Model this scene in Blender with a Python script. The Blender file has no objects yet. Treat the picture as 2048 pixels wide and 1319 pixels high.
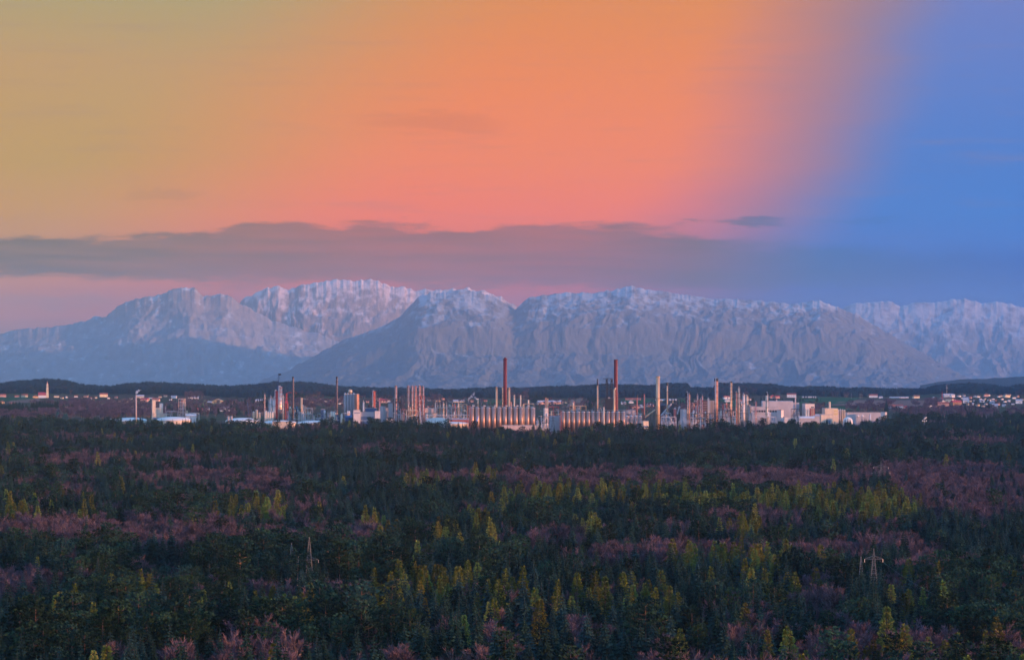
import bpy, math, random
import numpy as np
from mathutils import Vector

random.seed(11)
R = math.radians
sc = bpy.context.scene
COL = sc.collection

# ---------------------------------------------------------------- camera
FOC, CX, CY, CAM_H = 5525.0, 1024.0, 690.0, 145.0   # focal length in photo pixels, principal point, eye height above the plain
def px(x, D): return (x - CX) / FOC * D
def pz(y, D): return CAM_H - (y - CY) / FOC * D

cam_d = bpy.data.cameras.new('camera')
cam_d.sensor_width = 36.0
cam_d.lens = 36.0 * FOC / 2048.0
cam_d.shift_y = (CY - 659.5) / 2048.0
cam_d.clip_start, cam_d.clip_end = 1.0, 150000.0
cam = bpy.data.objects.new('camera', cam_d)
cam.location = (0, 0, CAM_H)
cam.rotation_euler = (R(90), 0, 0)
COL.objects.link(cam)
sc.camera = cam

# ---------------------------------------------------------------- view, sampling
sc.view_settings.view_transform = 'Standard'
sc.view_settings.look = 'None'
sc.view_settings.exposure = 0.8625          # the photograph is exposed for the shade
sc.view_settings.gamma = 1.0
sc.view_settings.use_curve_mapping = False
sc.cycles.max_bounces = 7
sc.cycles.diffuse_bounces = 2
sc.cycles.glossy_bounces = 2
sc.cycles.volume_bounces = 3
sc.cycles.sample_clamp_indirect = 3.0
sc.cycles.use_denoising = True
try:
    sc.cycles.denoiser = 'OPENIMAGEDENOISE'
    sc.cycles.denoising_input_passes = 'RGB_ALBEDO_NORMAL'
    sc.cycles.denoising_prefilter = 'ACCURATE'
except Exception:
    pass

def lin(c):
    return tuple(((v / 255.0) / 12.92 if v / 255.0 <= 0.04045 else ((v / 255.0 + 0.055) / 1.055) ** 2.4) for v in c)

# ---------------------------------------------------------------- sun: low, behind the camera to the right
SUN_AZ, SUN_EL = 64.0, 5.5
S = Vector((math.sin(R(SUN_AZ)) * math.cos(R(SUN_EL)), -math.cos(R(SUN_AZ)) * math.cos(R(SUN_EL)), math.sin(R(SUN_EL))))
sun_d = bpy.data.lights.new('sun', 'SUN')
sun_d.energy, sun_d.angle, sun_d.color = 5.0, R(0.5), (1.0, 0.41, 0.19)
sun = bpy.data.objects.new('sun', sun_d)
sun.rotation_euler = S.to_track_quat('Z', 'Y').to_euler()
sun.location = (800, -400, 600)
COL.objects.link(sun)

# ---------------------------------------------------------------- sky: dusk gradient with a cloud bank, Nishita elsewhere
world = bpy.data.worlds.new('World')
sc.world = world
world.use_nodes = True
wt = world.node_tree
wt.nodes.clear()

class G:
    """small helper that writes node graphs"""
    def __init__(s, tree): s.t = tree
    def n(s, typ, **kw):
        nd = s.t.nodes.new(typ)
        for k, v in kw.items(): setattr(nd, k, v)
        return nd
    def put(s, sock, v):
        if hasattr(v, 'is_linked') or isinstance(v, bpy.types.NodeSocket): s.t.links.new(v, sock)
        else: sock.default_value = v
    def m(s, op, a, b=None, c=None, clamp=False):
        nd = s.n('ShaderNodeMath', operation=op); nd.use_clamp = clamp
        s.put(nd.inputs[0], a)
        if b is not None: s.put(nd.inputs[1], b)
        if c is not None: s.put(nd.inputs[2], c)
        return nd.outputs[0]
    def step(s, v, lo, hi, a=0.0, b=1.0):
        nd = s.n('ShaderNodeMapRange', interpolation_type='SMOOTHSTEP')
        for i, q in enumerate((v, lo, hi, a, b)): s.put(nd.inputs[i], q)
        return nd.outputs[0]
    def lmap(s, v, lo, hi, a=0.0, b=1.0):
        nd = s.n('ShaderNodeMapRange', interpolation_type='LINEAR')
        for i, q in enumerate((v, lo, hi, a, b)): s.put(nd.inputs[i], q)
        return nd.outputs[0]
    def mix(s, f, a, b, blend='MIX'):
        nd = s.n('ShaderNodeMix', data_type='RGBA', blend_type=blend)
        nd.clamp_factor = True
        s.put(nd.inputs[0], f)
        for sock, v in ((nd.inputs[6], a), (nd.inputs[7], b)):
            if isinstance(v, tuple): sock.default_value = (v[0], v[1], v[2], 1)
            else: s.t.links.new(v, sock)
        return nd.outputs[2]
    def ramp(s, v, stops, interp='LINEAR'):
        nd = s.n('ShaderNodeValToRGB')
        cr = nd.color_ramp; cr.interpolation = interp
        cr.elements[0].position, cr.elements[1].position = stops[0][0], stops[-1][0]
        for p, c in stops[1:-1]: cr.elements.new(p)
        for e, (p, c) in zip(cr.elements, stops):
            if not isinstance(c, tuple): c = (c, c, c)
            e.color = (c[0], c[1], c[2], 1)
        s.put(nd.inputs[0], v)
        return nd.outputs[0]
    def noise(s, vec, scale, detail=4, rough=0.55, dim='3D'):
        nd = s.n('ShaderNodeTexNoise', noise_dimensions=dim)
        s.put(nd.inputs['Vector'], vec)
        nd.inputs['Scale'].default_value = scale
        nd.inputs['Detail'].default_value = detail
        nd.inputs['Roughness'].default_value = rough
        return nd.outputs['Fac']
    def xyz(s, x, y, z):
        nd = s.n('ShaderNodeCombineXYZ')
        for i, q in enumerate((x, y, z)): s.put(nd.inputs[i], q)
        return nd.outputs[0]

g = G(wt)
geo = g.n('ShaderNodeTexCoord')
sep = g.n('ShaderNodeSeparateXYZ'); wt.links.new(geo.outputs['Generated'], sep.inputs[0])
dx, dy, dz = sep.outputs
az = g.m('ARCTAN2', dx, dy)                       # 0 straight ahead, positive to the right
el = g.m('MAXIMUM', dz, 0.0)
elc = g.m('MINIMUM', el, 0.20)

t = g.m('MULTIPLY', el, 1 / 0.16, clamp=True)
SKY_L = [(0.0, (200, 170, 170)), (.06, (322, 186, 128)), (.10, (318, 182, 96)), (.19, (248, 163, 60)), (.294, (240, 168, 0)), (.407, (219, 166, 18)), (.63, (209, 161, 78)), (.78, (187, 163, 92)), (1.0, (172, 164, 118))]
SKY_C = [(0.0, (156, 150, 196)), (.06, (306, 128, 88)), (.10, (310, 120, 40)), (.19, (288, 121, 0)), (.294, (297, 130, 0)), (.407, (281, 139, 0)), (.78, (242, 142, 0)), (1.0, (212, 146, 60))]
SKY_R = [(0.0, (0, 140, 244)), (.10, (36, 124, 232)), (.19, (50, 126, 224)), (.294, (52, 132, 222)), (.407, (70, 128, 211)), (.78, (116, 128, 192)), (1.0, (122, 138, 190))]
cl, cc, cr_ = (g.ramp(t, [(p, lin(c)) for p, c in st]) for st in (SKY_L, SKY_C, SKY_R))
drift = g.noise(g.xyz(g.m('MULTIPLY', az, 6.0), g.m('MULTIPLY', elc, 30.0), 0.0), 1.0, 3)
drift = g.m('MULTIPLY', g.m('SUBTRACT', drift, 0.5), 0.03)
aw = g.m('ADD', az, drift)
aL = g.m('MULTIPLY_ADD', elc, 0.82, -0.136)
fL = g.step(g.m('SUBTRACT', aw, aL), -0.085, 0.058)
aR = g.ramp(g.m('MULTIPLY', elc, 5.0), [(0.0, .050), (.235, .0845), (.325, .100), (.62, .1195), (1.0, .13)])
fR = g.step(g.m('SUBTRACT', aw, aR), -0.052, 0.048)
sky = g.mix(fR, g.mix(fL, cl, cc), cr_)
ff = g.m('MULTIPLY', fR, g.m('SUBTRACT', 1.0, fR))
mid = g.m('SUBTRACT', 1.0, g.m('MULTIPLY', ff, 0.36)); midb = g.m('SUBTRACT', 1.0, g.m('MULTIPLY', ff, 1.35))
sky = g.mix(1.0, sky, g.xyz(mid, mid, midb), 'MULTIPLY')

# thin streaks high in the sky
stre = g.noise(g.xyz(g.m('MULTIPLY', az, 16.0), g.m('MULTIPLY', elc, 190.0), 3.0), 1.0, 5, 0.6)
stf = g.m('MULTIPLY', g.step(stre, 0.50, 0.76), 0.22)
sky = g.mix(stf, sky, lin((170, 132, 120)))

# cloud bank over the mountains
def curve(v, pts):
    return g.ramp(v, [(p, c) for p, c in pts], 'EASE')
an = g.lmap(az, -0.1855, 0.1855, 0.0, 1.0)         # photo column / 2048
n1 = g.noise(g.xyz(g.m('MULTIPLY', az, 55.0), g.m('MULTIPLY', elc, 260.0), 1.7), 1.0, 6, 0.62)
n2 = g.noise(g.xyz(g.m('MULTIPLY', az, 14.0), g.m('MULTIPLY', elc, 120.0), 8.1), 1.0, 4, 0.55)
warp = g.m('ADD', g.m('MULTIPLY', g.m('SUBTRACT', n1, 0.5), 0.0125), g.m('MULTIPLY', g.m('SUBTRACT', n2, 0.5), 0.006))
ew = g.m('ADD', el, warp)
TOP = [(0, 484), (.12, 478), (.2, 466), (.245, 450), (.32, 452), (.37, 444), (.44, 458), (.51, 452), (.59, 453), (.66, 466), (.71, 488), (.8, 500), (1, 504)]
BOT = [(0, 550), (.12, 558), (.24, 567), (.34, 562), (.42, 572), (.55, 578), (.7, 580), (1, 575)]
zt = curve(an, [(p, (690 - y) / FOC * 10) for p, y in TOP])
zb_ = curve(an, [(p, (690 - y) / FOC * 10) for p, y in BOT])
zt = g.m('MULTIPLY', zt, 0.1); zb_ = g.m('MULTIPLY', zb_, 0.1)
soft = g.lmap(an, 0.45, 0.95, 0.0016, 0.0042)
mt = g.m('SUBTRACT', 1.0, g.step(g.m('DIVIDE', g.m('SUBTRACT', ew, zt), soft), -1.0, 1.0))
mb = g.step(g.m('DIVIDE', g.m('SUBTRACT', ew, zb_), 0.0026), -1.0, 1.0)
bank = g.m('MULTIPLY', mt, mb)
inner = g.noise(g.xyz(g.m('MULTIPLY', az, 20.0), g.m('MULTIPLY', elc, 330.0), 5.0), 1.0, 6, 0.6)
bank = g.m('MULTIPLY', bank, g.lmap(inner, 0.32, 0.68, 0.70, 1.0))
CLOUD = [(0, (129, 106, 24)), (.15, (140, 108, 28)), (.35, (180, 100, 20)), (.55, (174, 98, 40)), (.68, (134, 104, 70)), (.8, (30, 114, 176)), (1, (0, 102, 204))]
ccol = g.ramp(an, [(p, lin(c)) for p, c in CLOUD])
sky = g.mix(bank, sky, ccol)

# small separate wisps: (column, row, half width, half height, strength) in photo pixels
for wx, wy, hw, hh, wk in ((860, 244, 160, 26, .22), (1500, 447, 78, 10, .8), (1385, 450, 26, 5, .5), (1720, 447, 110, 8, .4), (330, 395, 90, 10, .18), (560, 452, 60, 9, .35)):
    u = g.m('DIVIDE', g.m('SUBTRACT', az, (wx - CX) / FOC), hw / FOC)
    v = g.m('DIVIDE', g.m('SUBTRACT', ew, (690 - wy) / FOC), hh / FOC)
    d = g.m('ADD', g.m('MULTIPLY', u, u), g.m('MULTIPLY', v, v))
    sky = g.mix(g.m('MULTIPLY', g.m('SUBTRACT', 1.0, g.step(d, 0.0, 1.3)), wk), sky, ccol)
# bright puffs low on the left
for wx, wy, hw, hh, wk in ((115, 612, 34, 13, .35), (185, 600, 50, 14, .3), (60, 600, 60, 8, .2)):
    u = g.m('DIVIDE', g.m('SUBTRACT', az, (wx - CX) / FOC), hw / FOC)
    v = g.m('DIVIDE', g.m('SUBTRACT', ew, (690 - wy) / FOC), hh / FOC)
    d = g.m('ADD', g.m('MULTIPLY', u, u), g.m('MULTIPLY', v, v))
    sky = g.mix(g.m('MULTIPLY', g.m('SUBTRACT', 1.0, g.step(d, 0.0, 1.3)), wk), sky, lin((250, 186, 165)))

# outside the frame: dusk blue overhead, a Nishita evening sky round the sun
nish = g.n('ShaderNodeTexSky', sky_type='NISHITA')
nish.sun_disc = False
nish.sun_elevation = R(SUN_EL)
nish.sun_rotation = R(180 - SUN_AZ)
nish.altitude = 400
nb = g.mix(1.0, nish.outputs[0], (0.12, 0.12, 0.12), 'MULTIPLY')
dusk_l = g.ramp(el, [(0.0, (.46, .50, .86)), (0.3, (.38, .50, .98)), (1.0, (.18, .42, 1.0))])
dusk_r = g.ramp(el, [(0.0, (.01, .36, 1.0)), (0.3, (.01, .40, 1.0)), (1.0, (.10, .38, 1.0))])
dusk = g.mix(g.step(dx, -0.3, 0.3), dusk_l, dusk_r)
dusk = g.mix(1.0, dusk, (1.4, 1.4, 1.36), 'MULTIPLY')
rear = g.mix(1.0, dusk, nb, 'ADD')
up = g.step(el, 0.12, 0.36)
side = g.step(g.m('ABSOLUTE', az), 0.4, 1.4)
full = g.mix(g.m('MAXIMUM', up, side), sky, rear)
bg = g.n('ShaderNodeBackground')
wt.links.new(full, bg.inputs[0])
bg.inputs[1].default_value = 0.55
wo = g.n('ShaderNodeOutputWorld')
wt.links.new(bg.outputs[0], wo.inputs[0])

# ---------------------------------------------------------------- materials
MATS = {}
def mat(name, col, rough=0.8, metal=0.0, var=0.25, scale=0.6, streak=0.0, col2=None, per=0.0, spec=0.3):
    """Principled with a noise-mixed colour; `per` adds variation from object to object"""
    if name in MATS: return MATS[name]
    m = bpy.data.materials.new(name); m.use_nodes = True
    nt = m.node_tree; b = nt.nodes['Principled BSDF']; q = G(nt)
    tc = q.n('ShaderNodeTexCoord')
    vec = tc.outputs['Object']
    if streak:
        mp = q.n('ShaderNodeMapping'); mp.inputs['Scale'].default_value = (1, 1, 1 - streak)
        nt.links.new(vec, mp.inputs[0]); vec = mp.outputs[0]
    nz = q.noise(vec, scale, 4, 0.6)
    c2 = col2 or tuple(v * (1 - var) for v in col)
    c = q.mix(q.step(nz, 0.3, 0.7), tuple(min(1, v * (1 + var * 0.4)) for v in col) if not col2 else col, c2)
    if per:
        oi = q.n('ShaderNodeObjectInfo')
        hs = q.n('ShaderNodeHueSaturation')
        nt.links.new(c, hs.inputs['Color'])
        nt.links.new(q.lmap(oi.outputs['Random'], 0, 1, 0.5 - 0.04 * per, 0.5 + 0.05 * per), hs.inputs['Hue'])
        nt.links.new(q.lmap(q.m('FRACT', q.m('MULTIPLY', oi.outputs['Random'], 7.31)), 0, 1, 1 - 0.45 * per, 1 + 0.5 * per), hs.inputs['Value'])
        c = hs.outputs[0]
    nt.links.new(c, b.inputs['Base Color'])
    b.inputs['Roughness'].default_value = rough
    b.inputs['Metallic'].default_value = metal
    b.inputs['Specular IOR Level'].default_value = spec
    MATS[name] = m
    return m

# ---------------------------------------------------------------- mesh helpers
class MB:
    def __init__(s): s.v, s.f, s.s, s.mi = [], [], [], []
    def add(s, vs, fs, smooth=False, mi=0):
        o = len(s.v); s.v.extend(vs)
        for f in fs: s.f.append(tuple(o + i for i in f)); s.s.append(smooth); s.mi.append(mi)
        return s
    def box(s, x0, x1, y0, y1, z0, z1):
        return s.add([(x0, y0, z0), (x1, y0, z0), (x1, y1, z0), (x0, y1, z0), (x0, y0, z1), (x1, y0, z1), (x1, y1, z1), (x0, y1, z1)],
                     [(0, 3, 2, 1), (4, 5, 6, 7), (0, 1, 5, 4), (1, 2, 6, 5), (2, 3, 7, 6), (3, 0, 4, 7)])
    def cyl(s, cx, cy, z0, z1, r0, r1=None, n=16, caps=True):
        r1 = r0 if r1 is None else r1
        vs = [(cx + r * math.cos(2 * math.pi * i / n), cy + r * math.sin(2 * math.pi * i / n), z) for z, r in ((z0, r0), (z1, r1)) for i in range(n)]
        s.add(vs, [(i, (i + 1) % n, n + (i + 1) % n, n + i) for i in range(n)], True)
        if caps:
            o = len(s.v) - 2 * n
            s.f.append(tuple(o + n + i for i in range(n))); s.s.append(False); s.mi.append(0)
            s.f.append(tuple(o + n - 1 - i for i in range(n))); s.s.append(False); s.mi.append(0)
        return s
    def lathe(s, cx, cy, prof, n=20):
        vs = [(cx + r * math.cos(2 * math.pi * i / n), cy + r * math.sin(2 * math.pi * i / n), z) for r, z in prof for i in range(n)]
        fs = [(k * n + i, k * n + (i + 1) % n, (k + 1) * n + (i + 1) % n, (k + 1) * n + i) for k in range(len(prof) - 1) for i in range(n)]
        return s.add(vs, fs, True)
    def ring(s, cx, cy, z0, z1, ri, ro, n=16):
        return s.lathe(cx, cy, [(ri, z0), (ro, z0), (ro, z1), (ri, z1), (ri, z0)], n)
    def dome(s, cx, cy, z, r, h, n=24, k=5):
        return s.lathe(cx, cy, [(max(0.02, r * math.cos(math.pi / 2 * i / k)), z + h * math.sin(math.pi / 2 * i / k)) for i in range(k + 1)], n)
    def tube(s, p, q, r, n=4):
        p, q = Vector(p), Vector(q); d = (q - p)
        if d.length < 1e-6: return s
        d.normalize(); u = d.orthogonal().normalized(); w = d.cross(u)
        vs = [tuple(c + (u * math.cos(2 * math.pi * i / n + .785) + w * math.sin(2 * math.pi * i / n + .785)) * r) for c in (p, q) for i in range(n)]
        return s.add(vs, [(i, (i + 1) % n, n + (i + 1) % n, n + i) for i in range(n)] + [tuple(range(n - 1, -1, -1)), tuple(range(n, 2 * n))], n > 5)
    def gable(s, x0, x1, y0, y1, z, h, o=0.4, axis='x', th=0.3):
        """gable roof as a solid: ridge along `axis`"""
        if axis == 'x':
            ym = (y0 + y1) / 2
            a = [(x0 - o, y0 - o, z - th), (x0 - o, y0 - o, z), (x0 - o, ym, z + h), (x0 - o, y1 + o, z), (x0 - o, y1 + o, z - th)]
            b = [(x1 + o, q[1], q[2]) for q in a]
        else:
            xm = (x0 + x1) / 2
            a = [(x1 + o, y0 - o, z - th), (x1 + o, y0 - o, z), (xm, y0 - o, z + h), (x0 - o, y0 - o, z), (x0 - o, y0 - o, z - th)]
            b = [(q[0], y1 + o, q[2]) for q in a]
        return s.add(a + b, [(4, 3, 2, 1, 0), (5, 6, 7, 8, 9)] + [(i, (i + 1) % 5, 5 + (i + 1) % 5, 5 + i) for i in range(5)])
    def mesh(s, name, mats):
        me = bpy.data.meshes.new(name)
        me.from_pydata(s.v, [], s.f)
        me.polygons.foreach_set('use_smooth', s.s)
        for m in (mats if isinstance(mats, (list, tuple)) else [mats]): me.materials.append(m)
        if any(s.mi): me.polygons.foreach_set('material_index', s.mi)
        me.update()
        return me
    def build(s, name, m, parent=None, loc=(0, 0, 0), label=None):
        o = bpy.data.objects.new(name, s.mesh(name, m))
        COL.objects.link(o); o.location = loc
        if parent: o.parent = parent
        if label: o['label'] = label
        return o

def tag(o, label=None, cat=None, group=None, kind=None):
    if label: o['label'] = label
    if cat: o['category'] = cat
    if group: o['group'] = group
    if kind: o['kind'] = kind
    return o

# ---------------------------------------------------------------- numeric noise for the terrain
def _h(ix, iy, seed):
    n = (ix.astype(np.int64) * 374761393 + iy.astype(np.int64) * 668265263 + seed * 982451653) & 0x7fffffff
    n = ((n ^ (n >> 13)) * 1274126177) & 0x7fffffff
    n = (n ^ (n >> 16)) & 0xffff
    return n / 65535.0
def vnoise(x, y, seed=0):
    ix, iy = np.floor(x), np.floor(y); fx, fy = x - ix, y - iy
    fx, fy = fx * fx * fx * (fx * (fx * 6 - 15) + 10), fy * fy * fy * (fy * (fy * 6 - 15) + 10)
    a, b, c, d = _h(ix, iy, seed), _h(ix + 1, iy, seed), _h(ix, iy + 1, seed), _h(ix + 1, iy + 1, seed)
    return (a * (1 - fx) + b * fx) * (1 - fy) + (c * (1 - fx) + d * fx) * fy
def fbm(x, y, seed=0, octv=5, gain=0.5):
    s, a, t_ = 0, 1, 0
    for k in range(octv):
        s = s + a * vnoise(x * 2 ** k, y * 2 ** k, seed + 17 * k); t_ += a; a *= gain
    return s / t_
def ridged(x, y, seed=0, octv=5, gain=0.55):
    s, a, t_ = 0, 1, 0
    for k in range(octv):
        s = s + a * (1 - np.abs(2 * vnoise(x * 2 ** k, y * 2 ** k, seed + 17 * k) - 1)); t_ += a; a *= gain
    return s / t_
# ---------------------------------------------------------------- ground
ZB_D = [-2000, 5200, 6000, 7000, 8000, 8300, 9300]
ZB_Z = [0, 0, -3, -10, -15, -16, -16]
SKYX = [-120, 0, 40, 90, 130, 170, 220, 250, 300, 350, 440, 500, 550, 610, 650, 700, 780, 850, 900, 980, 1040, 1100, 1170, 1200, 1240, 1300, 1330, 1374, 1382, 1428, 1438, 1500, 1550, 1580, 1650, 1700, 1730, 1790, 1850, 1870, 1940, 1980, 2010, 2048, 2180]
SKYY = [766, 764, 759, 757, 759, 769, 771, 767, 763, 766, 771, 769, 763, 763, 768, 774, 774, 775, 777, 774, 775, 772, 771, 767, 768, 769, 766, 765, 773, 773, 764, 765, 767, 773, 772, 776, 774, 776, 776, 769, 765, 767, 772, 768, 766]
def ground(x, D):
    """terrain height at photo column x and distance D (numpy)"""
    x, D = np.asarray(x, float), np.asarray(D, float)
    z = np.interp(D, ZB_D, ZB_Z)
    zr = CAM_H - (np.interp(x, SKYX, SKYY) + 14 - CY) * 9300 / FOC
    s = np.clip((D - 8300) / 1000, 0, 1); s = s * s * (3 - 2 * s)
    z = z * (1 - s) + zr * s
    s2 = np.clip((D - 9450) / 4500, 0, 1); s2 = s2 * s2 * (3 - 2 * s2)
    z = z * (1 - s2) - 250 * s2
    z = z + np.interp(D, [14000, 42000, 70000], [0, -270, -330])
    z = z + np.where((D > 5300) & (D < 14000), (fbm(x / 130, D / 500, 5, 3) - 0.5) * 6 * np.clip((D - 5300) / 900, 0, 1), 0)
    return z
def gz(x, D): return float(ground(x, D))
_DD = np.linspace(4200, 9300, 1200)
def D_of_y(x, y):
    """distance at which the ground at column x shows at photo row y"""
    yy = CY + (CAM_H - ground(np.full(_DD.shape, x), _DD)) * FOC / _DD
    i = np.argmax(yy <= y)
    return float(_DD[i]) if yy[i] <= y else 9300.0

def grid_obj(name, X, Y, Z, m, smooth=True):
    ny, nx = X.shape
    co = np.stack([X, Y, Z], -1).reshape(-1, 3)
    i = np.arange((ny - 1) * (nx - 1)); r, c = i // (nx - 1), i % (nx - 1)
    a = r * nx + c
    q = np.stack([a, a + 1, a + nx + 1, a + nx], -1)
    me = bpy.data.meshes.new(name)
    me.vertices.add(len(co)); me.vertices.foreach_set('co', co.ravel())
    me.loops.add(q.size); me.loops.foreach_set('vertex_index', q.ravel())
    me.polygons.add(len(q)); me.polygons.foreach_set('loop_start', np.arange(0, q.size, 4)); me.polygons.foreach_set('loop_total', np.full(len(q), 4))
    me.polygons.foreach_set('use_smooth', np.full(len(q), smooth))
    me.update(calc_edges=True); me.validate()
    me.materials.append(m)
    o = bpy.data.objects.new(name, me); COL.objects.link(o)
    return o

def ground_mat():
    m = bpy.data.materials.new('forest_floor_and_meadow'); m.use_nodes = True
    nt = m.node_tree; q = G(nt); b = nt.nodes['Principled BSDF']
    gp = q.n('ShaderNodeNewGeometry'); sp = q.n('ShaderNodeSeparateXYZ'); nt.links.new(gp.outputs['Position'], sp.inputs[0])
    n = q.noise(gp.outputs['Position'], 0.008, 5, 0.6); n2 = q.noise(gp.outputs['Position'], 0.0022, 3, 0.5)
    forest = q.mix(n, (0.022, 0.017, 0.012), (0.045, 0.035, 0.02))
    meadow = q.mix(q.step(n2, 0.4, 0.6), (0.075, 0.05, 0.036), (0.04, 0.06, 0.026))
    meadow = q.mix(q.step(n, 0.35, 0.7), meadow, (0.07, 0.055, 0.045))
    far = q.step(sp.outputs[1], 4400, 5300)
    c = q.mix(far, forest, meadow)
    nt.links.new(c, b.inputs['Base Color']); b.inputs['Roughness'].default_value = 1.0; b.inputs['Specular IOR Level'].default_value = 0.0
    return m
gm = ground_mat()
gD = np.concatenate([np.array([-1500, 0, 900]), np.linspace(1500, 5200, 12), np.linspace(5300, 9600, 120), np.linspace(9800, 14000, 20), np.linspace(15000, 70000, 16)])
gx = np.concatenate([[-9000, -3000, -1000], np.linspace(-300, 2350, 180), [3000, 5000, 11000]])
GXX, GDD = np.meshgrid(gx, gD)
GX = (GXX - CX) / FOC * np.maximum(np.abs(GDD), 3000)
gr = grid_obj('ground', GX, GDD, ground(GXX, GDD), gm)
tag(gr, 'rolling plain under the forest, the plant and the villages', kind='structure')

# fields: sheets draped just over the meadow
def field(label, cols, rows, m):
    x0, x1 = cols; y0, y1 = rows
    n = 14; k = 5
    X = np.zeros((k, n)); Y = np.zeros((k, n)); Z = np.zeros((k, n))
    for j in range(k):
        for i in range(n):
            u = i / (n - 1)
            yb = y1[0] + (y1[1] - y1[0]) * u; yt = y0[0] + (y0[1] - y0[0]) * u
            x = x0[0] + (x1[0] - x0[0]) * u if j < 1 else (x0[0] + (x0[1] - x0[0]) * j / (k - 1)) * (1 - u) + (x1[0] + (x1[1] - x1[0]) * j / (k - 1)) * u
            D = D_of_y(x, yb + (yt - yb) * j / (k - 1))
            X[j, i], Y[j, i], Z[j, i] = px(x, D), D, gz(x, D) + 0.9
    o = grid_obj('field', X, Y, Z, m)
    tag(o, label, kind='structure')
green = mat('young_crop', (0.035, 0.085, 0.04), 1.0, var=0.3, scale=0.02, spec=0.0)
plough = mat('ploughed_soil', (0.20, 0.115, 0.09), 1.0, var=0.25, scale=0.03, spec=0.0)
straw = mat('dry_meadow', (0.20, 0.17, 0.07), 1.0, var=0.25, scale=0.03, spec=0.0)
field('green field left of the church on the far slope', ((-30, -30), (66, 72)), ((794.5, 794.5), (803, 800)), green)
field('bare reddish field below the church', ((10, 25), (84, 78)), ((800, 797), (806, 805)), plough)
field('pale meadow strip right of the church', ((222, 224), (268, 266)), ((803.5, 803.5), (809, 809)), straw)
field('green bank in front of the bare wood on the left', ((95, 110), (195, 180)), ((825.5, 826), (831, 831)), green)
field('pale meadow around the large barn', ((400, 410), (455, 450)), ((799, 800), (811, 811)), straw)
field('green field behind the steam plume', ((960, 955), (1006, 1004)), ((800, 800), (808, 808)), green)
field('green meadow behind the tall tan stack', ((1240, 1245), (1440, 1436)), ((799, 799), (806, 806)), green)
field('green meadow left of the lattice columns', ((1430, 1436), (1480, 1476)), ((799, 799), (815, 813)), green)
field('green field on the slope right of the plant', ((1590, 1600), (1700, 1720)), ((794.5, 796), (815, 806)), green)
field('wedge of ploughed reddish field right of the plant', ((1648, 1690), (1880, 1880)), ((800, 801), (811, 812.5)), plough)
field('dark green field under the ploughed wedge', ((1650, 1650), (1800, 1800)), ((813, 814), (821, 820)), green)
field('ploughed strip by the farm below the village', ((1770, 1775), (1825, 1822)), ((813, 813), (822, 820)), plough)
field('ploughed field left of the red mast', ((1876, 1880), (1905, 1903)), ((794, 794), (801, 801)), plough)

# ---------------------------------------------------------------- mountains
def hazed_rock_mat(name, line, spread, speck, snow=(0.62, 0.60, 0.60), rock=(0.225, 0.22, 0.225), wood=(0.15, 0.165, 0.185), nscale=0.0016):  # slope colours, wood above all, are paled and tinted to stand in for haze
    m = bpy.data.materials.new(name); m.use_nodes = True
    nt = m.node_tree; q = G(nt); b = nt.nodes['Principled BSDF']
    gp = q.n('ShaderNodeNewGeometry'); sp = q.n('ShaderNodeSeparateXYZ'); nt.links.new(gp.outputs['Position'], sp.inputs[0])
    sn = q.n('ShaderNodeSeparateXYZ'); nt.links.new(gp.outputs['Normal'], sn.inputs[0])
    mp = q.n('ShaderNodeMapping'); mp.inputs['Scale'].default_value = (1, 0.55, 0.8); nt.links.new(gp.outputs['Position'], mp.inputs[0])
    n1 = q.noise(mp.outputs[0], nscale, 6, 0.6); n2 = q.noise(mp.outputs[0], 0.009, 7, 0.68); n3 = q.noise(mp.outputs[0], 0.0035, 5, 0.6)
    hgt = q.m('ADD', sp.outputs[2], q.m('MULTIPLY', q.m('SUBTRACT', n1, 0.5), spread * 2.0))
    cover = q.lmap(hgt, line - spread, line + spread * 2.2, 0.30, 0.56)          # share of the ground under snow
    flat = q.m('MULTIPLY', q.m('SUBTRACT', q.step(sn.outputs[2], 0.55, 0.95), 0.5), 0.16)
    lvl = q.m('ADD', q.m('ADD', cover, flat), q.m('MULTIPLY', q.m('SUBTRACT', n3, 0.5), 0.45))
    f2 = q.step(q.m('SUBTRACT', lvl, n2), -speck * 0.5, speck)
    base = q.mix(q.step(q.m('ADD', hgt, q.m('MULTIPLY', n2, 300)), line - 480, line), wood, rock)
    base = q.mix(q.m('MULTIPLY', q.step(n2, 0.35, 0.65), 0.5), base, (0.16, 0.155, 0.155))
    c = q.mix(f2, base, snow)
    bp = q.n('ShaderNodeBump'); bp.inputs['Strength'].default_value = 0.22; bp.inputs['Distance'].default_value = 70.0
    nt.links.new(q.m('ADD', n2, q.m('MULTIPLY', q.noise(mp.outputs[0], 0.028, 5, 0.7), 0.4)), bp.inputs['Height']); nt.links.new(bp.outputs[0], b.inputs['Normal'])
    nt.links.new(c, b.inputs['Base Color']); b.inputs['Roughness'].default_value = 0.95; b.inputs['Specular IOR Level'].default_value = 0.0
    return m

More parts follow.
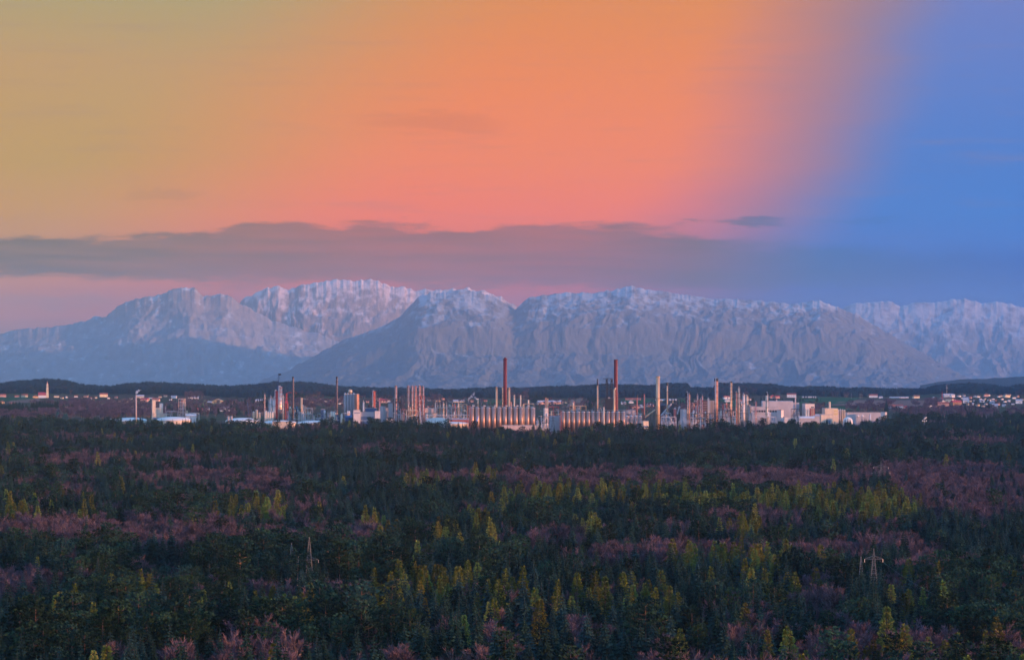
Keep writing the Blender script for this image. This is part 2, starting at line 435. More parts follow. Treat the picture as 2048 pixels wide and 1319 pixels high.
def mountain(name, label, D0, pts, m, seed, Wf=3800, Wb=3000, base_y=786, nx=620, nt=90, amp=0.34, pw=1.25, jit=3.0, prof=None):
    xs = np.linspace(pts[0][0], pts[-1][0], nx)
    ry = np.interp(xs, [p[0] for p in pts], [p[1] for p in pts])
    ry0 = np.convolve(np.pad(ry, 12, mode='edge'), np.ones(25) / 25, 'valid')
    ry = ry + (ridged(xs / 34.0, xs * 0 + seed, seed, 5, 0.6) - 0.6) * -2.2 * jit
    zr = CAM_H - (ry - CY) / FOC * D0
    zb = CAM_H - (base_y - CY) / FOC * D0
    rel = np.maximum(zr - zb, 0); rel0 = np.maximum(CAM_H - (ry0 - CY) / FOC * D0 - zb, 0)
    tf = np.concatenate([np.linspace(0, 1, nt), np.linspace(1, 2, 14)[1:]])
    XX, TT = np.meshgrid(xs, tf)
    DD = np.where(TT <= 1, D0 - Wf * (1 - TT), D0 + Wb * (TT - 1))
    WX = (XX - CX) / FOC * D0
    if prof: sf = np.interp(TT, [p[0] for p in prof], [p[1] for p in prof])
    else: sf = TT ** pw
    s = np.where(TT <= 1, sf, np.maximum(0, 1 - (TT - 1)) ** 1.1)
    Rj = np.meshgrid(rel - rel0, tf)[0]; Rm = np.meshgrid(rel0, tf)[0]
    wt = np.clip(1 - np.abs(TT - 1) / 0.16, 0, 1) ** 1.5
    wob = (fbm(WX / 1300, DD / 1300, seed + 3, 4) - 0.5) * 1500
    wob2 = (fbm(WX / 420, DD / 420, seed + 5, 3) - 0.5) * 420
    ua, ub = WX * 0.82 + DD * 0.57 + wob, WX * 0.82 - DD * 0.57 + wob     # two crossing families of spurs
    r1 = np.minimum(1 - ridged(ua / 1700, ub / 3200, seed + 1, 3), 1 - ridged(ub / 1900, ua / 3200, seed + 2, 3))
    r2 = np.minimum(1 - ridged((ua + wob2) / 480, ub / 900, seed + 9, 4), 1 - ridged((ub + wob2) / 520, ua / 900, seed + 10, 4))
    r3 = fbm(WX / 90, DD / 60, seed + 29, 4) - 0.5
    env = np.clip(TT * 2.2, 0, 1) * np.where(TT <= 1, np.clip((1 - TT) * 3.0, 0.08, 1), 0.3)
    ZZ = zb - 40 + (Rm + 40) * s - Rm * amp * env * (r1 * 1.2 + r2 * 0.75) + Rj * wt + r3 * 60 * np.clip((1 - TT) * 9, 0, 1) * np.clip(TT * 3, 0, 1)
    zcap = np.meshgrid(zr, tf)[0]
    yv = (ZZ - CAM_H) / DD; ym = (zcap - CAM_H) / D0
    ZZ = np.where((TT < 1) & (yv > ym), CAM_H + ym * DD - 2, ZZ)
    o = grid_obj(name, WX * DD / D0, DD, ZZ, m)
    tag(o, label, kind='structure')
    return o

P_LEFT = [(-130, 690), (-60, 674), (0, 667), (20, 661), (60, 655), (130, 650), (150, 645), (190, 633), (212, 632), (235, 611), (270, 595), (320, 588), (345, 579), (372, 571), (392, 577), (406, 589), (440, 587), (462, 594), (478, 605), (520, 625), (560, 642), (640, 668), (720, 702), (800, 735), (870, 768)]
P_MID = [(380, 660), (440, 625), (478, 605), (490, 593), (515, 579), (550, 566), (570, 572), (600, 568), (650, 559), (690, 555), (725, 554), (760, 561), (800, 569), (830, 576), (855, 571), (900, 573), (950, 573), (980, 581), (1010, 594), (1035, 608), (1070, 625), (1120, 660)]
P_FRONT = [(500, 768), (580, 738), (640, 704), (700, 672), (760, 652), (805, 625), (822, 604), (838, 590), (870, 583), (920, 578), (950, 580), (990, 589), (1012, 604), (1030, 617), (1040, 606), (1060, 591), (1100, 588), (1150, 584), (1210, 580), (1240, 576), (1262, 571), (1290, 576), (1340, 586), (1400, 592), (1450, 597), (1520, 598), (1560, 602), (1600, 604), (1640, 600), (1670, 608), (1700, 620), (1740, 642), (1780, 667), (1820, 691), (1860, 714), (1900, 737), (1935, 754), (1965, 768)]
P_RIGHT = [(1560, 690), (1650, 640), (1700, 607), (1730, 601), (1775, 600), (1800, 609), (1835, 603), (1870, 606), (1905, 597), (1930, 595), (1960, 603), (2000, 600), (2048, 612), (2110, 622), (2200, 650)]
P_LOW = [(1840, 770), (1880, 763), (1925, 757.5), (1965, 757), (1990, 755), (2048, 752.5), (2120, 750), (2220, 752)]
mountain('mountain', 'grey rocky mountain with a rounded summit at the left', 37000, P_LEFT, hazed_rock_mat('hazed_rock_left', 900, 300, 0.10, rock=(0.33, 0.27, 0.25), wood=(0.34, 0.33, 0.34)), 3, jit=6, amp=0.18)
mountain('mountain', 'tall snowy mountain glowing pink under the cloud bank', 38500, P_MID, hazed_rock_mat('alpenglow_rock_middle', 430, 260, 0.16, snow=(0.74, 0.58, 0.54), rock=(0.34, 0.26, 0.235), wood=(0.32, 0.30, 0.30)), 7, nx=620, nt=110, amp=0.34, jit=6)  # pink alpenglow is put into the snow colour
mountain('mountain', 'long flat-topped snowy massif falling away to the right', 33000, P_FRONT, hazed_rock_mat('hazed_rock_front', 380, 230, 0.16, snow=(0.40, 0.42, 0.45), wood=(0.125, 0.16, 0.195), rock=(0.165, 0.18, 0.20)), 12, nx=1200, nt=150, Wf=2800, amp=0.16, jit=5, prof=[(0, 0), (.3, .16), (.5, .34), (.62, .50), (.70, .72), (.78, .82), (.9, .93), (1, 1)])
mountain('mountain', 'distant snowy range at the far right', 50000, P_RIGHT, hazed_rock_mat('hazed_rock_right', 40, 260, 0.2, snow=(0.50, 0.51, 0.54), wood=(0.25, 0.28, 0.31), rock=(0.25, 0.26, 0.28)), 21, nx=420, amp=0.24, jit=4)
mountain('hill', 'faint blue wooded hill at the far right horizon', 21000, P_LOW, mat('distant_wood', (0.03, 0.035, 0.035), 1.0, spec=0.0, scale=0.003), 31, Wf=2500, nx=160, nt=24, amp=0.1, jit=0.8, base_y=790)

# ---------------------------------------------------------------- haze
hz = MB().box(-18000, 18000, -1700, 72000, -760, 1330).build('haze', None)
hm = bpy.data.materials.new('haze'); hm.use_nodes = True
ht = hm.node_tree; ht.nodes.clear()
hv = ht.nodes.new('ShaderNodeVolumePrincipled')
hv.inputs['Color'].default_value = (0.58, 0.78, 0.94, 1)
hv.inputs['Density'].default_value = 2.9e-5
hv.inputs['Anisotropy'].default_value = 0.88
ho = ht.nodes.new('ShaderNodeOutputMaterial'); ht.links.new(hv.outputs[0], ho.inputs['Volume'])
hz.data.materials.clear(); hz.data.materials.append(hm)
tag(hz, 'thin bluish evening haze over the plain', kind='stuff')
# ---------------------------------------------------------------- trees
def leafmat(name, c1, c2, per=0.6, scale=0.5, trans=0.0):
    m = mat(name, c1, 1.0, col2=c2, scale=scale, per=per, spec=0.0)
    return m
M_SPRUCE = leafmat('spruce_needles', (0.018, 0.040, 0.030), (0.005, 0.013, 0.011), 1.0)
M_PINE = leafmat('pine_needles', (0.024, 0.052, 0.027), (0.006, 0.017, 0.013), 0.9)
M_LARCH = leafmat('larch_needles', (0.150, 0.158, 0.030), (0.065, 0.080, 0.02), 0.9)
M_TWIG = leafmat('bare_twigs', (0.100, 0.064, 0.074), (0.062, 0.043, 0.054), 0.9)
M_TWIG_HAZE = leafmat('haze_purple_twigs', (0.095, 0.068, 0.098), (0.06, 0.046, 0.07), 0.9)  # bluish purple put in for haze over the distant bare trees
M_HILL_HAZE = leafmat('haze_blue_hill_needles', (0.020, 0.058, 0.084), (0.010, 0.030, 0.046), 0.7)  # blue of the distant haze is mixed into the needle colour
M_BARK = mat('dark_bark', (0.06, 0.045, 0.036), 1.0, scale=1.5, spec=0.0)
M_PBARK = mat('pine_bark', (0.085, 0.052, 0.036), 1.0, scale=0.8, spec=0.0)
M_OBARK = mat('orange_pine_bark', (0.34, 0.19, 0.11), 1.0, col2=(0.22, 0.14, 0.10), scale=0.8, spec=0.0)
M_GBARK = mat('grey_beech_bark', (0.17, 0.13, 0.12), 1.0, scale=1.0, spec=0.0)

def rnd(a, b): return random.uniform(a, b)
def spruce(seed, h=24.0, rmax=3.6, low=0.10):
    random.seed(seed)
    tr = MB().cyl(0, 0, -1, h * 0.97, 0.30, 0.04, 6)
    c = MB(); n = 17
    for k in range(n):
        u = k / (n - 1)
        z = h * (low + (0.97 - low) * u ** 0.93)
        r = rmax * (1 - u) ** 0.78 * rnd(0.82, 1.12) + 0.22
        nb = max(4, int(10 - 5 * u)); a0 = rnd(0, 6.28)
        for b in range(nb):
            a = a0 + 6.283 * b / nb + rnd(-.25, .25); rr = r * rnd(0.72, 1.15)
            ca, sa = math.cos(a), math.sin(a); w = rr * rnd(0.22, 0.34) + 0.10
            dz = -rr * rnd(0.18, 0.5); lift = rr * 0.10
            p0 = (0, 0, z + rr * 0.22)
            pm = (ca * rr * .55, sa * rr * .55, z + dz * .45 + lift)
            pl = (ca * rr * .6 - sa * w, sa * rr * .6 + ca * w, z + dz * .75 - .25)
            pr = (ca * rr * .6 + sa * w, sa * rr * .6 - ca * w, z + dz * .75 - .25)
            pt = (ca * rr, sa * rr, z + dz + .12 * rr)
            c.add([p0, pl, pt, pr, pm], [(0, 1, 4), (0, 4, 3), (1, 2, 4), (4, 2, 3)])
            if rr > 1.4:
                hx, hy = ca * rr * .62, sa * rr * .62
                c.add([(hx - sa * w * .7, hy + ca * w * .7, z + dz * .6), (hx + sa * w * .7, hy - ca * w * .7, z + dz * .6), (hx * 0.96, hy * 0.96, z + dz - rr * rnd(.22, .4))], [(0, 1, 2)])
    c.cyl(0, 0, h * 0.93, h * 1.02, 0.16, 0.01, 4, False)
    return tr, c
def larch(seed, h=24.0, rmax=3.5, n=620):
    random.seed(seed)
    tr = MB().cyl(0, 0, -1, h * 0.97, 0.26, 0.03, 6)
    c = MB(); lv = 15
    tiers = [(0.22 + 0.78 * (k + rnd(0, .6)) / lv) for k in range(lv)]
    for i in range(n):
        u = min(0.995, tiers[int(lv * random.random() ** 1.15)] + rnd(-.02, .02))
        r = rmax * ((1 - u) ** 0.85) * (0.86 + 0.14 * math.sin(u * 41 + seed)) * (1.0 if u > .3 else u / .3) + 0.12
        a = rnd(0, 6.283); q = r * rnd(.05, 1) ** 0.55
        x, y, z = q * math.cos(a), q * math.sin(a), h * u - q * rnd(.05, .28) + rnd(-.3, .3)
        s = rnd(.55, 1.15)
        d = Vector((math.cos(a) + rnd(-.5, .5), math.sin(a) + rnd(-.5, .5), rnd(-.5, .6))).normalized(); o = d.orthogonal().normalized() * rnd(.4, .9)
        c.add([(x, y, z), tuple(Vector((x, y, z)) + d * s + o * s * .5), tuple(Vector((x, y, z)) + d * s * .4 - o * s * .8)], [(0, 1, 2)])
    for k in range(12):
        u = rnd(.2, .9); a = rnd(0, 6.28); r = rmax * (1 - u) ** .8
        c.tube((0, 0, h * u), (r * math.cos(a), r * math.sin(a), h * u - r * .1), 0.05, 3)
    return tr, c
def beech(seed, h=20.0, rmax=4.3, n=330):
    random.seed(seed)
    tr = MB().cyl(0, 0, -1, h * 0.5, 0.32, 0.2, 6, False)
    c = MB(); ends = []
    for k in range(11):
        a = rnd(0, 6.283); b = h * rnd(.28, .5); el_ = rnd(.9, 1.4); L_ = h * rnd(.3, .5)
        p = Vector((0, 0, b)); d = Vector((math.cos(a) * math.cos(el_), math.sin(a) * math.cos(el_), math.sin(el_)))
        q = p + d * L_ * .55 + Vector((rnd(-.5, .5), rnd(-.5, .5), 0))
        tr.tube(p, q, 0.12, 3)
        for j in range(3):
            d2 = (d + Vector((rnd(-.6, .6), rnd(-.6, .6), rnd(-.1, .5)))).normalized()
            e = q + d2 * L_ * rnd(.3, .55); tr.tube(q, e, 0.06, 3); ends.append((q, e))
    for i in range(n):
        q, e = random.choice(ends)
        p = q.lerp(e, rnd(.1, 1.0))
        out = Vector((p.x, p.y, 0)) / max(.1, math.hypot(p.x, p.y))
        d = (out * rnd(.1, 1.0) + Vector((rnd(-.7, .7), rnd(-.7, .7), rnd(.3, 1.2)))).normalized()
        ln = rnd(1.2, 3.0); o = d.orthogonal().normalized(); o = (o * rnd(-1, 1) + d.cross(o) * rnd(-1, 1)).normalized() * rnd(.07, .17)
        t_ = p + d * ln
        c.add([tuple(p - o * .4), tuple(p + d * ln * .55 + o), tuple(t_), tuple(p + d * ln * .5 - o)], [(0, 1, 2, 3)])
    return tr, c
def pine(seed, h=23.0, rmax=3.0, bare=0.52):
    random.seed(seed)
    lx, ly = rnd(-.8, .8), rnd(-.8, .8)
    tr = MB()
    tr.tube((0, 0, -1), (lx * .4, ly * .4, h * .5), 0.27, 6); tr.tube((lx * .4, ly * .4, h * .5), (lx, ly, h * .93), 0.19, 6)
    c = MB()
    for k in range(17):
        u = bare + (1 - bare) * ((k + .5) / 17) ** .9
        a = k * 2.4 + rnd(-.4, .4); r = rmax * math.sin(math.pi * min(1, (1.04 - u) / (1 - bare) * .62 + .16)) * rnd(.45, 1)
        cx, cy, cz = lx * u + r * math.cos(a), ly * u + r * math.sin(a), h * u + rnd(-.4, .4)
        tr.tube((lx * u, ly * u, cz - .8), (cx, cy, cz), 0.07, 3)
        cr = rnd(1.4, 2.4)
        for i in range(26):
            d = Vector((rnd(-1, 1), rnd(-1, 1), rnd(-.35, .75)))
            if d.length > 1.1: d.normalize()
            p = Vector((cx, cy, cz)) + Vector((d.x * cr * 1.2, d.y * cr * 1.2, d.z * cr * .8))
            s = rnd(.55, 1.0); f = Vector((d.x + rnd(-.6, .6), d.y + rnd(-.6, .6), rnd(-.1, .9))).normalized(); o = f.orthogonal().normalized() * s * rnd(.5, .9)
            c.add([tuple(p - f * s * .4 - o), tuple(p - f * s * .4 + o), tuple(p + f * s)], [(0, 1, 2)])
    return tr, c

KINDS = {  # name: builder variants, materials
    'spruce': ([spruce(1, 24, 6.0), spruce(2, 25, 5.2, .16), spruce(3, 22, 6.6, .06), spruce(4, 26, 4.6, .22)], M_BARK, M_SPRUCE),
    'pine': ([pine(5, 23, 5.2), pine(6, 25, 5.2, .58), pine(7, 21, 5.6, .42)], M_PBARK, M_PINE),
    'larch': ([larch(8, 23, 7.0, 1150), larch(9, 24, 5.8, 1050), larch(10, 21, 7.6, 1250)], M_BARK, M_LARCH),
    'beech': ([beech(11, 20, 6.2, 480), beech(12, 21, 7.0, 520), beech(13, 18, 5.8, 460)], M_GBARK, M_TWIG),
}
random.seed(77)
MESHES, PROTO = {}, {}
for kn, (vs, mb_, ml) in KINDS.items():
    for i, (tr, c) in enumerate(vs):
        MESHES[kn, i] = (tr.mesh('trunk', mb_), c.mesh('crown', ml))
        both = MB(); both.v = tr.v + c.v; n0 = len(tr.v)
        both.f = tr.f + [tuple(n0 + j for j in f) for f in c.f]; both.s = tr.s + c.s; both.mi = [0] * len(tr.f) + [1] * len(c.f)
        PROTO[kn, i] = bpy.data.objects.new(kn + '_seedling', both.mesh(kn + '_tree', [mb_, ml]))

def tinted(src, m):
    me = src.data.copy(); me.materials[1] = m
    return bpy.data.objects.new(src.name, me)
HILLP = {('spruce', 0): tinted(PROTO['spruce', 0], M_HILL_HAZE), ('spruce', 3): tinted(PROTO['spruce', 3], M_HILL_HAZE), ('pine', 0): tinted(PROTO['pine', 0], M_HILL_HAZE), ('beech', 0): tinted(PROTO['beech', 0], M_TWIG_HAZE)}
def scatter_group(proto):
    gt = bpy.data.node_groups.new('scatter', 'GeometryNodeTree')
    gt.interface.new_socket('Geometry', in_out='INPUT', socket_type='NodeSocketGeometry')
    gt.interface.new_socket('Geometry', in_out='OUTPUT', socket_type='NodeSocketGeometry')
    N = gt.nodes.new; Lk = gt.links.new
    i, o, ip, oi = N('NodeGroupInput'), N('NodeGroupOutput'), N('GeometryNodeInstanceOnPoints'), N('GeometryNodeObjectInfo')
    oi.inputs['Object'].default_value = proto; oi.inputs['As Instance'].default_value = True
    ar, as_ = N('GeometryNodeInputNamedAttribute'), N('GeometryNodeInputNamedAttribute')
    ar.data_type = as_.data_type = 'FLOAT'
    ar.inputs['Name'].default_value, as_.inputs['Name'].default_value = 'turn', 'size'
    cx = N('ShaderNodeCombineXYZ'); Lk(ar.outputs['Attribute'], cx.inputs[2])
    Lk(i.outputs[0], ip.inputs['Points']); Lk(oi.outputs['Geometry'], ip.inputs['Instance'])
    Lk(cx.outputs[0], ip.inputs['Rotation']); Lk(as_.outputs['Attribute'], ip.inputs['Scale'])
    Lk(ip.outputs[0], o.inputs[0])
    return gt
def scatter(name, label, pts, proto):
    """pts: rows of x, y, z, turn, size"""
    if len(pts) == 0: return
    pts = np.asarray(pts, float)
    me = bpy.data.meshes.new(name)
    me.vertices.add(len(pts)); me.vertices.foreach_set('co', pts[:, :3].ravel())
    for k, nm in ((3, 'turn'), (4, 'size')):
        me.attributes.new(nm, 'FLOAT', 'POINT').data.foreach_set('value', pts[:, k].copy())
    o = bpy.data.objects.new(name, me); COL.objects.link(o)
    md = o.modifiers.new('scatter', 'NODES'); md.node_group = scatter_group(proto)
    tag(o, label, kind='stuff')
    return o

# where the forest ends towards the plant, and which trees grow where (photo rows of their tops)
EDGE_X = [-150, 0, 200, 300, 400, 560, 620, 760, 880, 945, 1010, 1080, 1130, 1180, 1196, 1210, 1225, 1300, 1400, 1435, 1480, 1540, 1600, 1700, 1750, 1790, 1850, 1950, 2048, 2200]
EDGE_Y = [836, 837, 841, 845, 846, 850, 846, 844, 847, 853, 856, 858, 861, 858, 850, 846, 852, 854, 855, 846, 847, 845, 848, 845, 842, 834, 831, 832, 827, 826]
BARE = [(190, 910, 90, 7), (135, 919, 100, 7), (400, 945, 150, 13), (545, 962, 60, 24), (755, 890, 36, 8), (880, 945, 100, 9), (1120, 952, 130, 22), (1300, 948, 130, 22), (1560, 950, 130, 24), (1860, 950, 190, 36), (1960, 1000, 90, 26), (230, 1048, 240, 24), (350, 1062, 100, 22), (690, 1058, 70, 20), (590, 1055, 60, 24), (35, 1140, 45, 30), (1090, 1062, 80, 12), (1200, 1090, 80, 12), (1380, 1085, 90, 14), (1500, 1018, 90, 14), (1760, 1075, 110, 16), (1880, 1108, 70, 24), (1620, 1178, 60, 13), (1180, 1228, 60, 14), (850, 1302, 90, 20), (1005, 1252, 45, 18), (1320, 1304, 110, 22), (1690, 1252, 60, 14), (1830, 1262, 50, 18), (390, 1292, 60, 14), (1030, 1306, 70, 14), (940, 1160, 30, 12), (760, 1235, 30, 12), (960, 1010, 40, 8), (1640, 1090, 60, 14), (560, 1285, 40, 14), (1490, 1245, 40, 12), (100, 1035, 90, 12), (1960, 880, 90, 8)]
LARCH = [(750, 1050, 30, 22), (870, 1160, 90, 20), (1010, 1172, 70, 16), (560, 1205, 60, 22), (625, 1200, 26, 26), (150, 1205, 40, 16), (290, 1170, 36, 22), (400, 1212, 24, 14), (1190, 1190, 50, 18), (1300, 1185, 60, 18), (1115, 1195, 14, 14), (1080, 985, 90, 16), (1230, 980, 130, 20), (1420, 1000, 120, 16), (1640, 1000, 130, 20), (1760, 1005, 80, 22), (500, 1012, 60, 14), (545, 1008, 34, 16), (860, 960, 60, 12), (1130, 975, 60, 18), (880, 1060, 30, 14), (40, 1020, 60, 14), (170, 1020, 30, 10), (1500, 1105, 70, 14), (1370, 1110, 26, 12), (1490, 1050, 40, 12), (960, 945, 40, 14), (780, 1180, 40, 16), (1880, 1272, 160, 14), (1720, 1275, 40, 18), (1580, 1280, 30, 20), (120, 1205, 16, 14), (960, 1040, 24, 16), (1190, 1050, 30, 12)]
PINES = [(600, 1105, 130, 22), (740, 1125, 90, 18), (470, 1110, 90, 20), (700, 1235, 130, 26), (330, 1240, 110, 26), (120, 1265, 80, 24), (1260, 1240, 60, 14), (980, 1110, 60, 20)]

rng = np.random.default_rng(5)
rows = []
D = 1035.0
while D < 4980:
    sp = 9.8 + 0.4 * (D > 2200)
    hw = 1075 / FOC * D + 25
    n = int(2 * hw / sp)
    xs = -hw + (np.arange(n) + rng.random(n)) * sp
    ds = D + (rng.random(n) - 0.5) * sp * 1.1
    rows.append(np.stack([xs, ds], 1)); D += sp * 0.95
TP = np.concatenate(rows)
TX, TD = TP[:, 0], TP[:, 1]
col = CX + TX / TD * FOC
topy = CY + (CAM_H - 20) * FOC / TD
edge = np.interp(col, EDGE_X, EDGE_Y) + (vnoise(col / 14, col * 0, 3) - 0.5) * 5
keep = topy > edge
gap = fbm(TX / 70, TD / 90, 40, 3)
keep &= ~((gap > 0.69) & (rng.random(len(TX)) < 0.75))
TX, TD, col, topy = TX[keep], TD[keep], col[keep], topy[keep]
def inside(lst, grow=1.0):
    w = np.zeros(len(TX))
    jx = (fbm(TX / 45, TD / 60, 9, 3) - 0.5) * 1.3
    for x, y, a, b in lst:
        d = ((col - x) / (a * grow)) ** 2 + ((topy - y) / (b * grow)) ** 2
        w = np.maximum(w, np.clip(1.5 - d + jx, 0, 1))
    return w
wb, wl, wp = inside(BARE), inside(LARCH), inside(PINES)
u = rng.random(len(TX)); patch = fbm(TX / 110, TD / 170, 50, 4)
pb = np.clip(0.10 + (patch - 0.50) * 2.4, 0.03, 0.75)
pl = np.where(TD < 1700, 0.060, np.where(TD < 2400, 0.035, 0.016)) * np.clip(fbm(TX / 80, TD / 120, 66, 2) * 4 - 1.2, 0, 2)
kind = np.where(u < pb, 3, np.where(u < pb + pl, 2, np.where(u < pb + pl + np.clip(0.08 + (fbm(TX / 90, TD / 140, 61, 3) - .5) * 2.2, .02, .55), 1, 0)))
u2 = rng.random(len(TX))
kind = np.where(wp > u2 * 1.3, 1, kind)
kind = np.where(wl > u2 * 1.45, 2, kind)
kind = np.where(wb > u2 * 1.05, 3, kind)
size = (0.80 + 0.26 * fbm(TX / 40, TD / 55, 71, 3)) * rng.uniform(0.54, 1.30, len(TX))
size *= np.where(kind == 2, 1.06, 1.0)
shade_front = (wp > 0.3) & (kind != 1)
size = np.where(shade_front, size * 0.78, np.where((wp > 0.3) & (kind == 1), size * 1.15, size))
# taller conifers close in front of the pylons, so that only their heads show
for pxx, pdd in ((1747.5, 1450), (1722, 1500), (618.5, 1560), (583, 1620), (1762, 2620)):
    nearp = (np.abs(col - pxx) < 22) & (TD < pdd - 4) & (TD > pdd - 120)
    size = np.where(nearp, np.maximum(size, rng.uniform(1.05, 1.25, len(TX))), size); kind = np.where(nearp, 0, kind)
turn = rng.uniform(0, 6.283, len(TX))
var = rng.integers(0, 12, len(TX))
KN = ['spruce', 'pine', 'larch', 'beech']
TREE_LABEL = {
    'spruce': ('dark green pointed spruce standing close among other spruces in the nearer forest', 'spruces of the nearer forest'),
    'pine': ('dark pine with a clumped rounded crown among the trees of the nearer forest', 'pines of the nearer forest'),
    'larch': ('yellow-green larch with soft spring needles among darker trees of the nearer forest', 'larches of the nearer forest'),
    'beech': ('leafless purplish-brown broadleaf tree among the conifers of the nearer forest', 'bare trees of the nearer forest'),
}
STUFF_LABEL = {'spruce': 'dark spruces filling the forest towards the plant', 'pine': 'pines filling the forest towards the plant',
               'larch': 'yellow-green larches scattered through the forest towards the plant', 'beech': 'bare purplish trees in bands through the forest'}
NAME = {'spruce': 'spruce_tree', 'pine': 'pine_tree', 'larch': 'larch_tree', 'beech': 'bare_tree'}
def plant(kn, v, x, y, z, tn, sz, label, group=None, bark=None):
    o = bpy.data.objects.new(NAME[kn], None); COL.objects.link(o)
    o.location = (x, y, z); o.rotation_euler = (0, 0, tn); o.scale = (sz, sz, sz)
    o.empty_display_size = 2
    tag(o, label, 'tree', group)
    for nm, me in zip(('trunk', 'crown'), MESHES[kn, v]):
        if nm == 'trunk' and bark: me = bark
        c = bpy.data.objects.new(nm, me); COL.objects.link(c); c.parent = o
    return o
# a few trees the picture singles out
SINGLE = [
    (1360, 1241, 'larch', 2, 1.12, 'bright green larch standing alone between dark spruces, largest near the bottom edge'),
    (1535, 1258, 'larch', 1, 0.98, 'slim bright green larch just left of a broad paler larch at the bottom edge'),
    (1580, 1245, 'larch', 2, 1.15, 'broad olive larch just right of the slim bright green larch'),
    (1702, 1248, 'larch', 0, 1.1, 'tall pointed yellow-green larch leading the clump at the bottom right'),
    (400, 1187, 'larch', 0, 0.9, 'small golden larch alone on the left above dark spruces'),
    (625, 1195, 'larch', 0, 1.05, 'broad golden larch in front of the pines with pale bare trunks'),
    (1115, 1177, 'larch', 1, 0.85, 'single bright larch left of the row of golden larches near the centre'),
    (1280, 1228, 'spruce', 2, 1.15, 'big dark ragged spruce near the bottom centre, wider than its neighbours'),
    (1090, 1240, 'spruce', 2, 1.1, 'big dark spruce rising from bare pinkish trees near the bottom centre'),
    (1747, 1068, 'spruce', 3, 1.0, 'tall dark spruce right behind the pale lattice pylon'),
    (482, 1105, 'pine', 1, 1.2, 'pine with a long pale trunk, leftmost of the bare-trunked pines'),
    (594, 1108, 'pine', 1, 1.15, 'pine with a pale orange trunk below the small pylons'),
    (655, 1100, 'pine', 1, 1.1, 'pine with a short lit trunk right of the small pylons'),
    (782, 1098, 'pine', 1, 1.25, 'tall pine with a sunlit trunk and a yellowish top'),
]
drop = np.zeros(len(TX), bool)
for sx, sy, kn, v, sz, lb in SINGLE:
    hh = 24 * sz
    d = (CAM_H - hh) * FOC / (sy - CY); x = px(sx, d)
    drop |= (np.hypot(TX - x, TD - d) < 4.6) | ((np.abs(col - sx) < 16) & (TD < d - 2) & (TD > d - 55) & (size > 0.72) & (rng.random(len(TX)) < 0.8))
    pale = None
    if kn == 'pine':
        pale = MESHES[kn, v][0].copy(); pale.materials[0] = M_OBARK
    plant(kn, v, x, d, 0, rnd(0, 6), sz, lb, None, pale)
TX, TD, col, topy, kind, size, turn, var = (a[~drop] for a in (TX, TD, col, topy, kind, size, turn, var))
for ki, kn in enumerate(KN):
    nv = len(KINDS[kn][0]); sel = np.where(kind == ki)[0]
    ttop = CY + (CAM_H - 23 * size[sel]) * FOC / TD[sel]
    vis = (col[sel] > 4) & (col[sel] < 2044) & (ttop < 1312)
    order = np.argsort(np.where(vis, TD[sel] - size[sel] * 300, 1e9))[:300]
    near = set(sel[order].tolist())
    lb, gp = TREE_LABEL[kn]
    for i in sorted(near):
        plant(kn, int(var[i]) % nv, TX[i], TD[i], 0, turn[i], size[i], lb, gp)
    rest = np.array([i for i in sel if i not in near])
    for v in range(nv):
        r_ = rest[var[rest] % nv == v]
        scatter(NAME[kn].replace('_tree', '_forest'), STUFF_LABEL[kn], np.stack([TX[r_], TD[r_], 0 * r_, turn[r_], size[r_]], 1), PROTO[kn, v])

# wooded hills behind the plant
pts = {('spruce', 0): [], ('spruce', 3): [], ('pine', 0): [], ('beech', 0): []}
hx, hd = [], []
D = 8430.0
while D < 9620:
    n = int(2200 / FOC * D / 8.6)
    hx.append(-80 + (np.arange(n) + rng.random(n)) * 2200 / n); hd.append(D + (rng.random(n) - .5) * 9); D += 9.5
hx, hd = np.concatenate(hx), np.concatenate(hd)
hzv = ground(hx, hd)
hy = CY + (CAM_H - hzv) * FOC / hd
lowline = np.interp(hx, [0, 80, 140, 230, 330, 420, 520, 650, 760, 900, 1000, 1100, 1240, 1300, 1440, 1470, 1560, 1600, 1700, 1790, 1880, 1930, 2048], [788, 786, 788, 788, 788, 792, 795, 793, 794, 795, 796, 798, 797, 797, 797, 794, 788, 791, 793, 792, 786, 786, 790]) + (fbm(hx / 18, hd / 160, 90, 3) - .5) * 7
ok = hy < lowline
hx, hd, hzv = hx[ok], hd[ok], hzv[ok]
bare_f = fbm(hx / 60, hd / 220, 95, 3)
uu = rng.random(len(hx))
hs = (0.68 + 0.3 * fbm(hx / 9, hd / 60, 97, 2)) * rng.uniform(.85, 1.12, len(hx))
hk = np.where((bare_f > 0.66) & (hd < 9100) & (uu < .8), 3, np.where(uu < .5, 0, np.where(uu < .86, 1, 2)))
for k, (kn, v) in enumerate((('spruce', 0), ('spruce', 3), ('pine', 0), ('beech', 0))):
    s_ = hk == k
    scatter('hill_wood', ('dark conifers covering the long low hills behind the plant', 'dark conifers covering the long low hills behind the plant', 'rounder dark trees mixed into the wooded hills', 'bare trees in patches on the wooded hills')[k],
            np.stack([hx[s_] / 1.0, hd[s_], hzv[s_], rng.uniform(0, 6.28, s_.sum()), hs[s_]], 1) * np.array([1, 1, 1, 1, 1]) + np.stack([px(hx[s_], hd[s_]) - hx[s_], 0 * hd[s_], 0 * hd[s_], 0 * hd[s_], 0 * hd[s_]], 1), HILLP[kn, v])

